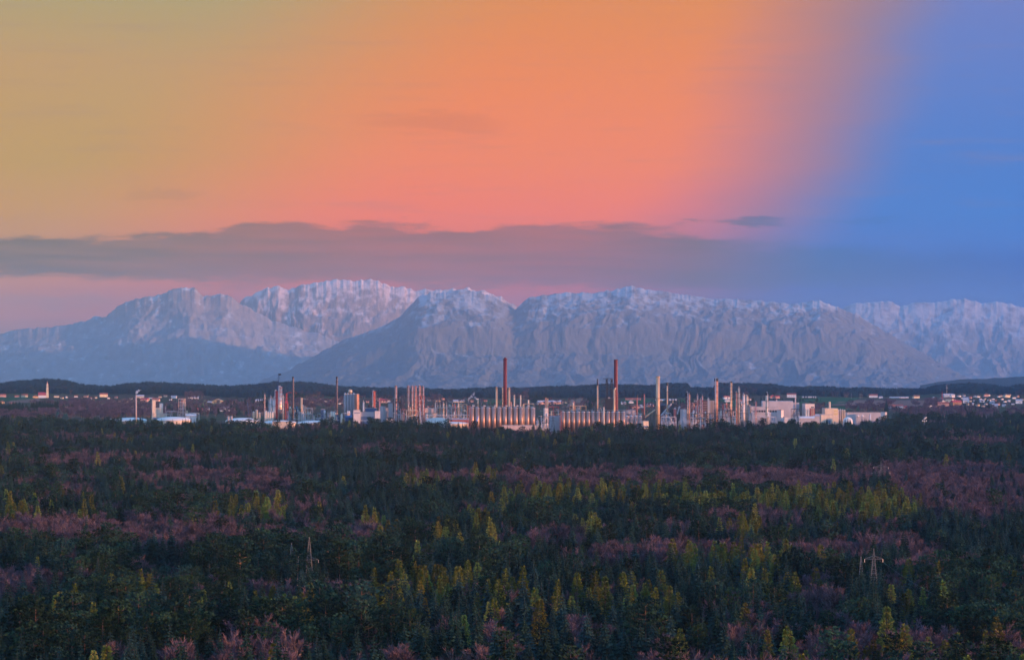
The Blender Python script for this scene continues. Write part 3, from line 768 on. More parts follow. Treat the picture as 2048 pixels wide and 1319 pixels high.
# trees of the open country between plant and hills: (columns, rows of the bases, number, kind, size)
MIDW = [((-40, 110), (815, 832), 500, 'spruce', .75), ((60, 130), (812, 830), 160, 'spruce', .8), ((115, 190), (806, 822), 380, 'beech', .9), ((120, 185), (801, 814), 260, 'spruce', .6),
        ((-60, 330), (826, 842), 1500, 'beech', .8), ((120, 330), (814, 838), 900, 'beech', .85), ((170, 290), (800, 820), 420, 'beech', .7), ((60, 125), (806, 814), 160, 'beech', .7),
        ((300, 560), (803, 838), 1100, 'beech', .75), ((360, 410), (790, 800), 160, 'beech', .9), ((330, 560), (806, 832), 260, 'spruce', .6), ((440, 560), (800, 812), 120, 'spruce', .6),
        ((560, 720), (802, 820), 420, 'beech', .8), ((590, 640), (806, 822), 110, 'beech', 1.0), ((560, 900), (796, 806), 300, 'beech', .7), ((585, 605), (797, 812), 40, 'pine', .9),
        ((700, 1000), (800, 826), 420, 'beech', .7), ((860, 880), (795, 806), 50, 'beech', 1.1), ((1020, 1060), (788, 802), 90, 'beech', 1.2), ((1060, 1100), (795, 805), 120, 'spruce', .8), ((1000, 1240), (800, 826), 420, 'beech', .7),
        ((1165, 1200), (802, 826), 70, 'spruce', .9), ((1240, 1450), (806, 830), 420, 'beech', .7), ((1240, 1450), (800, 812), 130, 'spruce', .6), ((1450, 1650), (796, 806), 90, 'spruce', .5), ((1600, 1660), (812, 826), 90, 'beech', .7),
        ((1690, 1790), (812, 826), 300, 'beech', .7), ((1730, 1790), (806, 818), 90, 'beech', .9), ((1780, 2100), (818, 838), 1100, 'beech', .7), ((1790, 2100), (818, 834), 300, 'spruce', .6), ((1820, 1890), (804, 818), 260, 'beech', .8), ((1870, 2100), (790, 822), 420, 'beech', .42), ((1870, 2100), (788, 820), 160, 'spruce', .42),
        ((1768, 1776), (820, 826), 8, 'spruce', 1.0), ((1690, 1704), (812, 816), 10, 'beech', .9)]
acc = {}
for j, ((xa, xb), (ya, yb), n, kn, sz) in enumerate(MIDW):
    tries = 0
    while n > 0 and tries < 40000:
        tries += 1
        x = rnd(xa, xb); y = rnd(ya, yb)
        e = ((x - (xa + xb) / 2) / ((xb - xa) / 2)) ** 2 * 0.8 + ((y - (ya + yb) / 2) / ((yb - ya) / 2)) ** 2 * 0.8
        cl_ = float(fbm(np.array([x / 13.0 + j * 3]), np.array([y / 2.6]), 120 + (kn == 'spruce'), 3)[0])
        if e > 1.15 - 0.6 * random.random() or cl_ < 0.50 + 0.12 * random.random(): continue
        n -= 1.6
        d = D_of_y(x, y)
        if CY + (CAM_H - 20) * FOC / d > np.interp(x, EDGE_X, EDGE_Y) - 1 and d < 5000: continue
        if d < 5230 and 290 < x < 1780: d = 5230 + rnd(0, 300)
        acc.setdefault((kn, random.randrange(len(KINDS[kn][0]))), []).append((px(x, d), d, gz(x, d) - .3, rnd(0, 6.28), sz * rnd(.6, 1.15)))
for (kn, v), p in acc.items():
    scatter('copse', {'beech': 'bare purplish trees between the villages and the plant', 'spruce': 'dark spruces in rows between fields behind the plant', 'pine': 'dark pines between fields behind the plant'}[kn], p, tinted(PROTO[kn, v], M_TWIG_HAZE) if kn == 'beech' else PROTO[kn, v])
# ---------------------------------------------------------------- plant: materials
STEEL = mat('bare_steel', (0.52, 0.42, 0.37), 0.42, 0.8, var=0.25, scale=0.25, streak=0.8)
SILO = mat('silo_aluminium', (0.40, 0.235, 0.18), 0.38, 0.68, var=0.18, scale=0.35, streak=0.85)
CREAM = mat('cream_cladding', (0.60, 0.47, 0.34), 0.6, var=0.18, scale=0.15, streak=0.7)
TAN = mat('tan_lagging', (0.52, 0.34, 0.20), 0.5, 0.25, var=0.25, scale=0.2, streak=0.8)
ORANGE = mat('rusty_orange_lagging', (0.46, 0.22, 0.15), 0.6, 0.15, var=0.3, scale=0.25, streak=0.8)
RED = mat('dark_red_paint', (0.12, 0.007, 0.011), 0.6, var=0.22, scale=0.1, streak=0.85)
BRICK = mat('red_frame_paint', (0.36, 0.09, 0.07), 0.7, var=0.2, scale=0.4)
SCARLET = mat('signal_red_paint', (0.40, 0.035, 0.045), 0.6, var=0.15, scale=0.4)
BROWN = mat('brown_chimney_coating', (0.10, 0.055, 0.055), 0.7, var=0.25, scale=0.2, streak=0.8)
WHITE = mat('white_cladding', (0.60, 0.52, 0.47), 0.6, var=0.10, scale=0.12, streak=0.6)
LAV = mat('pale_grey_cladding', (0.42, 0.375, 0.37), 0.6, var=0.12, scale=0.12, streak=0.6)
GREY = mat('concrete', (0.36, 0.33, 0.33), 0.85, var=0.22, scale=0.2, streak=0.6)
MAUVE = mat('grey_silo_concrete', (0.30, 0.255, 0.25), 0.8, var=0.2, scale=0.15, streak=0.8)
DARK = mat('dark_frame_steel', (0.028, 0.028, 0.034), 0.6, 0.1, var=0.3, scale=0.5)
SOOT = mat('black_tip', (0.03, 0.028, 0.03), 0.7, var=0.3, scale=0.5)
BLUE = mat('blue_steelwork', (0.03, 0.075, 0.17), 0.6, var=0.2, scale=0.4)
GLASS = mat('office_glass', (0.10, 0.16, 0.28), 0.15, 0.0, var=0.3, scale=0.3, spec=0.6)
PIPE = mat('pipe_cladding', (0.50, 0.47, 0.46), 0.4, 0.6, var=0.25, scale=0.8)
TENT = mat('white_tank_roof', (0.60, 0.55, 0.48), 0.6, var=0.06, scale=0.1)
PINKY = mat('pinkish_render', (0.56, 0.40, 0.34), 0.8, var=0.15, scale=0.2)
random.seed(300)

def base(name, label, cat, x, D, group=None, z=None, rot=0.0):
    o = bpy.data.objects.new(name, None); COL.objects.link(o)
    o.location = (px(x, D), D, gz(x, D) if z is None else z); o.rotation_euler = (0, 0, R(rot))
    o.empty_display_size = 3
    return tag(o, label, cat, group, 'thing')
def mpp(D): return D / FOC                      # metres per photo pixel
def hgt(y, D, x=None): return pz(y, D) - (0 if x is None else gz(x, D))

def rail_ring(m, cx, cy, z, r, n=12):
    for i in range(n):
        a = 2 * math.pi * i / n
        m.tube((cx + r * math.cos(a), cy + r * math.sin(a), z), (cx + r * math.cos(a), cy + r * math.sin(a), z + 1.1), 0.05, 3)
    m.ring(cx, cy, z + 1.05, z + 1.15, r - 0.05, r + 0.05, n)

def chimney(label, x, w, ytop, D, m=RED, tip=None, bands=(), w2=None, split=None, ladder=True, cap=None, group=None):
    """a stack: shaft, tip, gallery rings and ladder; w in photo pixels"""
    k = mpp(D); h = hgt(ytop, D, x); r = w * k / 2
    o = base('chimney', label, 'chimney', x, D, group)
    r2 = (w2 or w * 1.12) * k / 2
    sh = MB()
    if split: sh.lathe(0, 0, [(r2, -1), (r2 * 0.98, split * h), (r * 1.02, split * h + 3), (r, h)], 20)
    else: sh.cyl(0, 0, -1, h, r2, r, 20)
    sh.build('shaft', m, o)
    if tip: MB().cyl(0, 0, h * (1 - tip), h + .6, r * 1.05, r * 1.05, 20).build('tip', SOOT if m is not RED else RED, o)
    if cap: MB().cyl(0, 0, h, h + cap * k, r * .58, r * .58, 16).ring(0, 0, h - 1.2, h + .5, r * .9, r * 1.12, 20).build('flue', m, o)
    MB().ring(0, 0, h - .8, h + .25, r * .9, r * 1.09, 20).build('rim', SOOT if tip else m, o)
    for b in bands:
        g_ = MB().ring(0, 0, b * h, b * h + .35, r * .98, r + 1.5, 16); rail_ring(g_, 0, 0, b * h + .35, r + 1.45)
        g_.build('gallery', DARK if m is not RED else BRICK, o)
    if ladder:
        l = MB(); rr = max(r, r2) + .35
        l.tube((rr * .7, -rr * .72, 2), (r * .7 + .25, -(r * .72 + .25), h - 1), 0.11, 4).tube((rr * .7 + .6, -rr * .72 + .5, 2), (r * .7 + .85, -(r * .72) + .25, h - 1), 0.09, 3)
        l.build('ladder', STEEL, o)
    return o

def column(label, x, w, ytop, D, m=TAN, rings=5, pipe=True, tip=None, top=True, name='distillation_column', cat='column', group=None, dark_rings=DARK, gap=0.35, seed=0):
    """process column: shell with domed head, skirt, ring platforms with rails, side pipe and ladder"""
    k = mpp(D); h = hgt(ytop, D, x); r = w * k / 2; rs = random.Random(int(x * 7 + seed))
    o = base(name, label, cat, x, D, group)
    MB().cyl(0, 0, 4, h - r * .5, r, r, 18).dome(0, 0, h - r * .5, r, r * .5, 18, 4).build('shell', m, o)
    MB().cyl(0, 0, -1, 4, r * 1.12, r, 18).build('skirt', GREY, o)
    for i in range(rings):
        z = h * (1 - i * (1 - gap) / max(1, rings)) - r * .6 - (rs.uniform(0, 2) if i else 0)
        g_ = MB().ring(0, 0, z, z + .3, r * .98, r + 1.25, 14); rail_ring(g_, 0, 0, z + .3, r + 1.2, 10)
        g_.build('platform', dark_rings, o)
    if pipe:
        a = rs.uniform(-2.2, -1.0); pr = max(.3, r * .18); ex, ey = (r + pr + .4) * math.cos(a), (r + pr + .4) * math.sin(a)
        MB().tube((ex, ey, 1), (ex, ey, h + 1.2), pr, 8).tube((ex, ey, h + 1.2), (0, 0, h + .4), pr, 8).build('overhead_pipe', PIPE, o)
    l = MB().tube((r * .9 + .5, -r * .5 - .3, 0), (r * .9 + .5, -r * .5 - .3, h - r), .12, 3).tube((r * .9 + 1.1, -r * .5, 0), (r * .9 + 1.1, -r * .5, h - r), .12, 3)
    l.build('ladder', STEEL, o)
    if tip: MB().cyl(0, 0, h * (1 - tip), h + .3, r * 1.1, r * 1.1, 18).build('tip', SOOT, o)
    if top: MB().tube((0, 0, h - .3), (0, 0, h + 2.6), .2, 5).tube((-.9, 0, h + .9), (.9, 0, h + .9), .14, 4).build('vent', STEEL, o)
    return o

def lattice(m, x0, x1, y0, y1, z0, z1, n, t=.18, top=1.0):
    """four legged braced tower tapering to `top` of its base width"""
    cx, cy = (x0 + x1) / 2, (y0 + y1) / 2
    def c(i, u):
        s = 1 + (top - 1) * u
        return (cx + (x0 - cx if i in (0, 3) else x1 - cx) * s, cy + (y0 - cy if i in (0, 1) else y1 - cy) * s, z0 + (z1 - z0) * u)
    for i in range(4): m.tube(c(i, 0), c(i, 1), t * 1.3, 4)
    for k in range(n):
        a, b = k / n, (k + 1) / n
        for i in range(4):
            j = (i + 1) % 4
            m.tube(c(i, b), c(j, b), t, 3)
            m.tube(c(i, a), c(j, b), t * .75, 3) if k % 2 else m.tube(c(j, a), c(i, b), t * .75, 3)
    return m

def frame(label, x0, x1, ytop, D, m=DARK, levels=5, depth=16, vessels=6, vm=(STEEL, CREAM, ORANGE), name='process_unit', cat='process unit', bays=None, seed=1, pipes=8, flare=None, group=None, deckm=None):
    """open steel structure with decks, vessels, exchangers and vertical pipes"""
    k = mpp(D); w = (x1 - x0) * k; h = hgt(ytop, D, (x0 + x1) / 2); rs = random.Random(seed * 91 + int(x0))
    o = base(name, label, cat, (x0 + x1) / 2, D, group)
    nb = bays or max(2, int(w / 7)); fr = MB(); dk = MB()
    for i in range(nb + 1):
        xx = -w / 2 + w * i / nb
        for yy in (-depth / 2, depth / 2): fr.box(xx - .22, xx + .22, yy - .22, yy + .22, -1, h)
    for l in range(1, levels + 1):
        z = h * l / levels
        for yy in (-depth / 2, depth / 2): fr.box(-w / 2, w / 2, yy - .18, yy + .18, z - .5, z)
        for i in range(nb + 1):
            xx = -w / 2 + w * i / nb
            fr.box(xx - .15, xx + .15, -depth / 2, depth / 2, z - .4, z - .03)
        f0 = rs.uniform(0, .3); f1 = rs.uniform(.6, 1)
        dk.box(-w / 2 + w * f0, -w / 2 + w * f1, -depth / 2 + .3, depth / 2 - .3, z + .02, z + .12)
        for q in range(int(w / 2.5)):
            xx = -w / 2 + w * f0 + w * (f1 - f0) * q / max(1, int(w / 2.5)); dk.tube((xx, -depth / 2 + .35, z), (xx, -depth / 2 + .35, z + 1.1), .06, 3)
        dk.tube((-w / 2 + w * f0, -depth / 2 + .35, z + 1.1), (-w / 2 + w * f1, -depth / 2 + .35, z + 1.1), .07, 3)
    for i in range(nb):
        for l in range(levels):
            if rs.random() < .45:
                xx, z = -w / 2 + w * i / nb, h * l / levels
                fr.tube((xx, -depth / 2, z), (xx + w / nb, -depth / 2, z + h / levels), .15, 3)
    fr.build('steel_frame', m, o); dk.build('deck', deckm or m, o)
    for v in range(vessels):
        l = rs.randrange(levels); z = h * l / levels + .3; lh = h / levels; mm = rs.choice(vm)
        xx = rs.uniform(-w / 2 + 1.5, w / 2 - 1.5); yy = rs.uniform(-depth / 2 + 1, 0); b = MB()
        if rs.random() < .55:
            r = rs.uniform(.7, 1.5); b.cyl(xx, yy, z, z + lh * rs.uniform(.7, 1.5), r, r, 12); b.dome(xx, yy, b.v[-1][2], r, r * .5, 12, 3)
        else:
            r = rs.uniform(.6, 1.2); ln = min(w * .35, rs.uniform(3, 7)); b.tube((xx - ln / 2, yy, z + r + .3), (xx + ln / 2, yy, z + r + .3), r, 10)
            b.box(xx - ln * .3 - .2, xx - ln * .3 + .2, yy - r * .8, yy + r * .8, z, z + r * .6).box(xx + ln * .3 - .2, xx + ln * .3 + .2, yy - r * .8, yy + r * .8, z, z + r * .6)
        b.build('vessel', mm, o)
    pp = MB()
    for _ in range(pipes):
        xx = rs.uniform(-w / 2, w / 2); yy = -depth / 2 - rs.uniform(.3, .9); z1 = h * rs.uniform(.4, 1.02); r = rs.uniform(.15, .38)
        pp.tube((xx, yy, 0), (xx, yy, z1), r, 6); x2 = max(-w / 2, min(w / 2, xx + rs.uniform(-6, 6))); pp.tube((xx, yy, z1), (x2, yy, z1), r, 6)
    pp.build('pipework', PIPE, o)
    if flare:
        for fx, fw, fy, fm in flare:
            q = (fx - (x0 + x1) / 2) * k; hh = hgt(fy, D)
            MB().cyl(q, 1, h * .3, hh, fw * k / 2, fw * k / 2, 14).dome(q, 1, hh, fw * k / 2, fw * k / 3, 14, 3).build('stack', fm, o)
    return o

def building(label, x0, x1, ytop, D, m=WHITE, depth=18, rot=0, name='factory_building', cat='building', roof='flat', roofm=None, win=None, winm=GLASS, extra=None, ybase=None, parts=None, door=True, group=None):
    """box building: wall, roof with parapet or gable, window strips, door"""
    k = mpp(D); w = (x1 - x0) * k; c = math.cos(R(rot)); s = abs(math.sin(R(rot)))
    if rot: w = max(3, (w - depth * s) / c)
    xm = (x0 + x1) / 2; z0 = None; h = hgt(ytop, D, xm)
    o = base(name, label, cat, xm, D, group, rot=rot)
    d2 = depth / 2
    MB().box(-w / 2, w / 2, -d2, d2, -1.5, h).build('wall', m, o)
    rm = roofm or GREY
    if roof == 'flat':
        MB().box(-w / 2 - .15, w / 2 + .15, -d2 - .15, -d2 + .25, h + .003, h + .7).box(-w / 2 - .15, w / 2 + .15, d2 - .25, d2 + .15, h + .003, h + .7).box(-w / 2 - .15, -w / 2 + .25, -d2 + .25, d2 - .25, h + .003, h + .7).box(w / 2 - .25, w / 2 + .15, -d2 + .25, d2 - .25, h + .003, h + .7).box(-w / 2 + .25, w / 2 - .25, -d2 + .25, d2 - .25, h + .003, h + .25).build('roof', rm, o)
    elif roof == 'gable':
        MB().gable(-w / 2, w / 2, -d2, d2, h + .31, depth * .22, .6, 'x').build('roof', rm, o)
        MB().add([(-w / 2, -d2, h), (-w / 2, d2, h), (-w / 2, 0, h + depth * .22), (w / 2, -d2, h), (w / 2, d2, h), (w / 2, 0, h + depth * .22)], [(1, 0, 2), (3, 4, 5), (0, 1, 4, 3)]).build('gable', m, o)
    elif roof == 'gabley':
        MB().gable(-w / 2, w / 2, -d2, d2, h + .31, w * .2, .6, 'y').build('roof', rm, o)
        MB().add([(-w / 2, -d2, h), (w / 2, -d2, h), (0, -d2, h + w * .2), (-w / 2, d2, h), (w / 2, d2, h), (0, d2, h + w * .2)], [(0, 1, 2), (4, 3, 5), (0, 3, 4, 1)]).build('gable', m, o)
    elif roof == 'vault':
        n = 10; vs = [(w / 2 * math.cos(math.pi * i / n), yy, h + .02 + w * .2 * math.sin(math.pi * i / n)) for yy in (-d2, d2) for i in range(n + 1)]
        MB().add(vs, [(i, i + 1, n + 2 + i, n + 1 + i) for i in range(n)] + [tuple(range(n, -1, -1)), tuple(range(n + 1, 2 * n + 2))], True).build('roof', rm, o)
    if win:
        for (u0, u1, v0, v1, nc, nr) in win:
            for a in range(nc):
                for b in range(nr):
                    du, dv = (u1 - u0) / nc, (v1 - v0) / nr
                    xa, xb = -w / 2 + w * (u0 + du * (a + .12)), -w / 2 + w * (u0 + du * (a + .88)); za, zb2 = h * (v0 + dv * (b + .18)), h * (v0 + dv * (b + .82))
                    MB().box(xa, xb, -d2 - .14, -d2 - .02, za, zb2).build('window', winm, o)
    if door and w > 8: MB().box(w * .3, w * .3 + 3.2, -d2 - .12, -d2 - .01, -1, 3.6).build('door', DARK, o)
    for p in parts or []:
        pn, pm, u0, u1, ya, yb, v0, v1 = p
        MB().box(-w / 2 + w * u0, -w / 2 + w * u1, d2 * ya, d2 * yb, h * v0, h * v1).build(pn, pm, o)
    return o

def silo(label, x, w, ytop, D, m=SILO, group=None, cone=True, name='silo', emblem=False):
    k = mpp(D); r = w * k / 2; h = hgt(ytop, D, x)
    o = base(name, label, 'silo', x, D, group)
    MB().cyl(0, 0, 5, h, r, r, 24).build('shell', m, o)
    MB().cyl(0, 0, -1, 5, r * .96, r * .96, 24).build('base', GREY, o)
    MB().lathe(0, 0, [(r + .12, h - .2), (r + .12, h + .2), (r * .3, h + 1.4), (.3, h + 1.8)], 24).build('roof', STEEL, o)
    for i in range(3):
        z = 5 + (h - 5) * (i + 1) / 4
        MB().ring(0, 0, z - .12, z + .12, r - .02, r + .1, 24).build('hoop', m, o)
    MB().tube((r * .55, -r * .9, 3), (r * .55, -r * .9, h), .14, 4).build('fill_pipe', PIPE, o)
    if emblem:
        e = MB(); b = MB()
        def onsurf(u, z, off): a = -math.pi / 2 + u / r; return ((r + off) * math.cos(a), (r + off) * math.sin(a), z)
        zc = h * .62; n = 6
        for q in range(n):   # slanting blue stroke and white stroke of the big painted mark
            u0, u1 = -2.2 + 3.0 * q / n, -2.2 + 3.0 * (q + 1) / n; za, zb2 = zc - 5 + 10 * q / n, zc - 5 + 10 * (q + 1) / n
            e.add([onsurf(u0, za, .06), onsurf(u0 + 1.5, za, .06), onsurf(u1 + 1.5, zb2, .06), onsurf(u1, zb2, .06)], [(0, 1, 2, 3)])
            b.add([onsurf(u0 + 1.6, za, .06), onsurf(u0 + 2.5, za, .06), onsurf(u1 + 2.5, zb2, .06), onsurf(u1 + 1.6, zb2, .06)], [(0, 1, 2, 3)])
        e.build('emblem', mat('emblem_blue', (0.03, 0.12, 0.55), 0.6, var=.05), o, label='blue slanting stroke painted on the silo'); b.build('emblem', mat('emblem_white', (0.75, 0.75, 0.75), 0.6, var=.05), o, label='white slanting stroke painted on the silo')
    return o

def tank(label, x, w, ytop, D, m=WHITE, roof=None, hcyl=None, name='storage_tank', cat='tank', group=None, flat=.12, ladder=True):
    k = mpp(D); r = w * k / 2; ht_ = hgt(ytop, D, x); o = base(name, label, cat, x, D, group)
    hd_ = min(ht_ * .45, 2 * r * flat); hs_ = ht_ - hd_
    MB().cyl(0, 0, -1, hs_, r, r, 32, False).build('shell', m, o)
    MB().lathe(0, 0, [(r + .25, hs_ - .3), (r + .25, hs_ + .05)] + [(r * math.cos(math.pi / 2 * i / 6) + .02, hs_ + .05 + hd_ * math.sin(math.pi / 2 * i / 6)) for i in range(7)], 32).build('roof', roof or m, o)
    if ladder:
        l = MB(); n = 14
        for i in range(n):
            a0, a1 = -2.6 + 1.5 * i / n, -2.6 + 1.5 * (i + 1) / n
            l.tube(((r + .5) * math.cos(a0), (r + .5) * math.sin(a0), hs_ * i / n), ((r + .5) * math.cos(a1), (r + .5) * math.sin(a1), hs_ * (i + 1) / n), .16, 3)
        l.build('stair', DARK, o)
    return o

def mast(label, x, w, ytop, D, m=BRICK, name='lattice_mast', cat='mast', n=10, top=.35, t=.16, group=None, arm=None):
    k = mpp(D); h = hgt(ytop, D, x); ww = w * k / 2; o = base(name, label, cat, x, D, group)
    lattice(MB(), -ww, ww, -ww, ww, -1, h, n, t, top).build('lattice', m, o)
    MB().tube((0, 0, h), (0, 0, h + 2.5), .15, 4).build('tip', m, o)
    if arm:
        for z, l in arm: MB().tube((-l, 0, h * z), (l, 0, h * z), t, 4).tube((-l, 0, h * z), (0, 0, h * z + 1.4), t * .7, 3).tube((l, 0, h * z), (0, 0, h * z + 1.4), t * .7, 3).build('cross_arm', m, o)
    return o

# ---------------------------------------------------------------- the two silo rows
SROW = 'silos of the left row'
WORDS = ['first', 'second', 'third', 'fourth', 'fifth', 'sixth', 'seventh', 'eighth', 'ninth', 'tenth', 'eleventh', 'twelfth', 'thirteenth']
DL = 4345.0
for i in range(12):
    lb = 'tall metal silo carrying the blue and white mark, second in the left row' if i == 1 else ('tall metal silo beside the lattice stair tower, first in the left row' if i == 0 else
         ('tall metal silo closing the right end of the left row' if i == 11 else 'tall metal silo, %s from the stair tower in the left row' % WORDS[i]))
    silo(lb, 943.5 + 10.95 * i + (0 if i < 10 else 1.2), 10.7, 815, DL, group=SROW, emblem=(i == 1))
o = base('silo_walkway', 'roof walkway with railing running along the left silo row', 'walkway', 1005, DL, z=hgt(814.2, DL))
kk = mpp(DL); wk = MB().box(-66 * kk, 66 * kk, -1.2, 1.2, .9, 1.25); wk.build('deck', DARK, o)
rl = MB()
for yy in (-1.2, 1.2):
    rl.tube((-66 * kk, yy, 2.4), (66 * kk, yy, 2.4), .09, 4)
    for i in range(45): rl.tube((-66 * kk + i * 3 * kk, yy, .9), (-66 * kk + i * 3 * kk, yy, 2.4), .07, 3)
rl.build('railing', STEEL, o)
for i in range(6): MB().box(-60 * kk + i * 22 * kk, -56 * kk + i * 22 * kk, -2, 2, 1.26, 3.4).build('filter_housing', LAV, o)
o = base('stair_tower', 'reddish lattice stair tower at the left end of the left silo row', 'stair tower', 938.2, DL - 3)
lattice(MB(), -2.4, 2.4, -2.4, 2.4, -1, hgt(811, DL), 9, .2).build('lattice', BRICK, o)
st = MB()
for i in range(12): st.box(-2, 2, -1.6, 1.6, 2.9 * i + 1, 2.9 * i + 1.15)
st.build('landing', LAV, o)
building('long low pinkish loading hall under the left silo row', 1003, 1073, 850.5, DL - 30, PINKY, 14, name='loading_hall', win=[(.05, .6, .3, .7, 14, 1)])
DR = 4450.0
for i in range(13):
    lb = 'slim metal silo beside the big blank wall, first in the right row' if i == 0 else ('slim metal silo, last of the tall ones in the right row' if i == 12 else 'slim metal silo, %s from the blank wall in the right row' % WORDS[i])
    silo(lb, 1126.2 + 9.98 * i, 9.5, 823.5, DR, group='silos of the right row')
for i in range(4):
    silo('short metal silo, %s to the right of the tall right row' % WORDS[i], 1253.5 + 9.0 * i, 7.4, 832, DR + 25, group='short silos beside the right row')
o = base('silo_walkway', 'roof walkway with railing running along the right silo row', 'walkway', 1186, DR, z=hgt(822.6, DR))
kk = mpp(DR); MB().box(-65 * kk, 65 * kk, -1.1, 1.1, 1.0, 1.3).build('deck', DARK, o)
rl = MB()
for yy in (-1.1, 1.1):
    rl.tube((-65 * kk, yy, 2.5), (65 * kk, yy, 2.5), .09, 4)
    for i in range(44): rl.tube((-65 * kk + i * 3 * kk, yy, .9), (-65 * kk + i * 3 * kk, yy, 2.5), .07, 3)
rl.build('railing', STEEL, o)
MB().tube((-65 * kk, 0, 1), (-106 * kk, 0, 1.4), .25, 5).build('pipe_bridge', STEEL, o)
o = base('stair_tower', 'thin reddish stair frame at the left end of the right silo row', 'stair tower', 1121.3, DR - 3)
lattice(MB(), -1.2, 1.2, -1.5, 1.5, -1, hgt(821, DR), 8, .16).build('lattice', BRICK, o)
MB().box(-1, 1, -1.2, 1.2, 8, 8.15).box(-1, 1, -1.2, 1.2, 16, 16.15).build('landing', LAV, o)

# ---------------------------------------------------------------- chimneys
chimney('tall dark red chimney rising behind the left silo row', 1010.3, 7.4, 717.5, 4520, RED, cap=3.0, bands=(.15,), w2=8.6)
o = base('lattice_mast', 'short lattice scaffold wrapped round the foot of the left red chimney', 'scaffold', 1009.6, 4510)
lattice(MB(), -4.6, 4.6, -4.6, 4.6, -1, hgt(780, 4510), 12, .2, .92).build('lattice', DARK, o)
pf = MB()
for i in range(5): pf.box(-4.2, 4.2, -5.4, -4.5, 30 + i * 6, 30.2 + i * 6)
pf.build('platform', BRICK, o)
chimney('tall dark red chimney with a lighter lower half beside the black derrick', 1231.6, 7.6, 719, 4640, RED, bands=(.52,), w2=9.6, split=.50)
o = base('gas_duct', 'pale riveted duct climbing the front of the right red chimney', 'duct', 1228.4, 4628)
MB().cyl(0, 0, -1, hgt(779, 4628), 2.0, 1.8, 14).tube((0, 0, hgt(779, 4628)), (2.5, 4, hgt(776, 4628)), 1.6, 10).build('shell', TAN, o)
chimney('slender dark brown chimney left of the tan column', 586, 3.4, 753.5, 4900, BROWN, tip=.03)
chimney('slender dark brown chimney left of the grey silo block', 673.6, 3.4, 753.5, 4920, BROWN, tip=.03, bands=(.9,))
chimney('thin pinkish chimney with a white steam puff at the far left of the plant', 272.2, 2.4, 790, 4780, PINKY)
chimney('massive golden tan stack, thickest on the right half of the plant', 1315.8, 8.0, 752.5, 4480, TAN, bands=(.62, .33), w2=8.6)
chimney('thin tan stack right of the massive golden stack', 1334.4, 2.7, 765, 4640, TAN, bands=(.80,), tip=.06)
chimney('thin reddish stack with a dark bulbous tip left of the derrick', 1195, 2.8, 758, 4700, TAN, tip=.12, bands=(.86,))
chimney('thin dark red stack, left one of a pair behind the short silos', 1274, 2.4, 789, 4720, BRICK, tip=.08)
chimney('thin dark red stack, right one of a pair behind the short silos', 1288.4, 2.2, 788, 4720, BRICK)
chimney('short pale stack with flared head, left of two behind the left silo row', 1028.4, 3.0, 790, 4560, CREAM, bands=(.95,))
chimney('short pale stack with flared head, right of two behind the left silo row', 1041.0, 2.8, 790, 4560, CREAM)
chimney('tan steel stack standing left of the left red chimney', 992.8, 3.8, 774, 4600, TAN, bands=(.97,))
chimney('thin tan stack hidden close behind the left red chimney', 1005, 2.6, 774.5, 4610, TAN)
chimney('stout tan stack just right of the left red chimney', 1018, 4.4, 775, 4610, TAN, bands=(.97,))
chimney('short orange stub stack between the left red chimney and the pale stacks', 1021.5, 3.6, 804, 4540, ORANGE)
chimney('short stub stack above the right end of the left silo row', 1046.6, 4.0, 808, 4540, TAN)
chimney('small cream stub stack above the middle of the right silo row', 1207.6, 2.6, 814, 4440, CREAM)
chimney('tan stack rising from a white block, left of the cream double tank', 603, 4.2, 795, 4720, TAN)
chimney('red twin stack, left tube, behind the gap between the silo rows', 1091.4, 3.2, 795.5, 4620, ORANGE)
chimney('tan twin stack, right tube, behind the gap between the silo rows', 1095.0, 3.0, 796.5, 4620, TAN)

# ---------------------------------------------------------------- columns, left to right
column('grey column, thin left one of a pair near the lattice crane', 542, 4.4, 792, 4700, STEEL, 3)
column('grey column, stout right one of a pair near the lattice crane', 548, 5.4, 794, 4690, STEEL, 3)
column('dark red column behind the pair of grey columns', 552.5, 6.2, 781, 4760, RED, 4)
column('tall silvery column ringed with red bands left of the brown chimney', 560.6, 7.2, 772.5, 4720, STEEL, 7, dark_rings=BRICK)
column('thin pale column close right of the red-banded silvery column', 566, 2.4, 789, 4740, CREAM, 2)
column('brick red lattice-clad column right of the grey silo block', 747.8, 6.2, 781.5, 4860, BRICK, 8, dark_rings=BRICK, gap=.2)
column('short brick red column right of the lattice-clad column', 759, 3.6, 798, 4860, BRICK, 3, dark_rings=BRICK)
column('small white stub column on the roofs left of the lattice-clad column', 727, 3.2, 802, 4800, WHITE, 2)
column('orange column above the dark framework left of the five columns', 791.6, 4.8, 770.5, 4650, ORANGE, 3, gap=.6)
FIVE = [(816.2, 4.4, 771.5), (824.6, 5.0, 771), (831.2, 4.0, 771.5), (839.2, 4.6, 770.5), (845.4, 5.0, 771.5)]
FN = ['leftmost of five', 'second of five', 'middle of five', 'fourth of five', 'rightmost of five']
for (x_, w_, y_), n_ in zip(FIVE, FN):
    column('tall orange column, %s standing together' % n_, x_, w_, y_, 4560 + (x_ % 3) * 8, ORANGE, 6, group='five tall orange columns', dark_rings=DARK if x_ > 835 else BRICK)
CA = [(875, 2.2, 808, ORANGE), (879.6, 2.6, 807, TAN), (887, 3.4, 805, CREAM), (892.6, 2.6, 807, ORANGE)]
for (x_, w_, y_, m_), n_ in zip(CA, ['first', 'second', 'thick cream third', 'fourth']):
    column('slim column, %s from the left in the first small cluster' % n_, x_, w_, y_, 4580, m_, 3, group='first small column cluster')
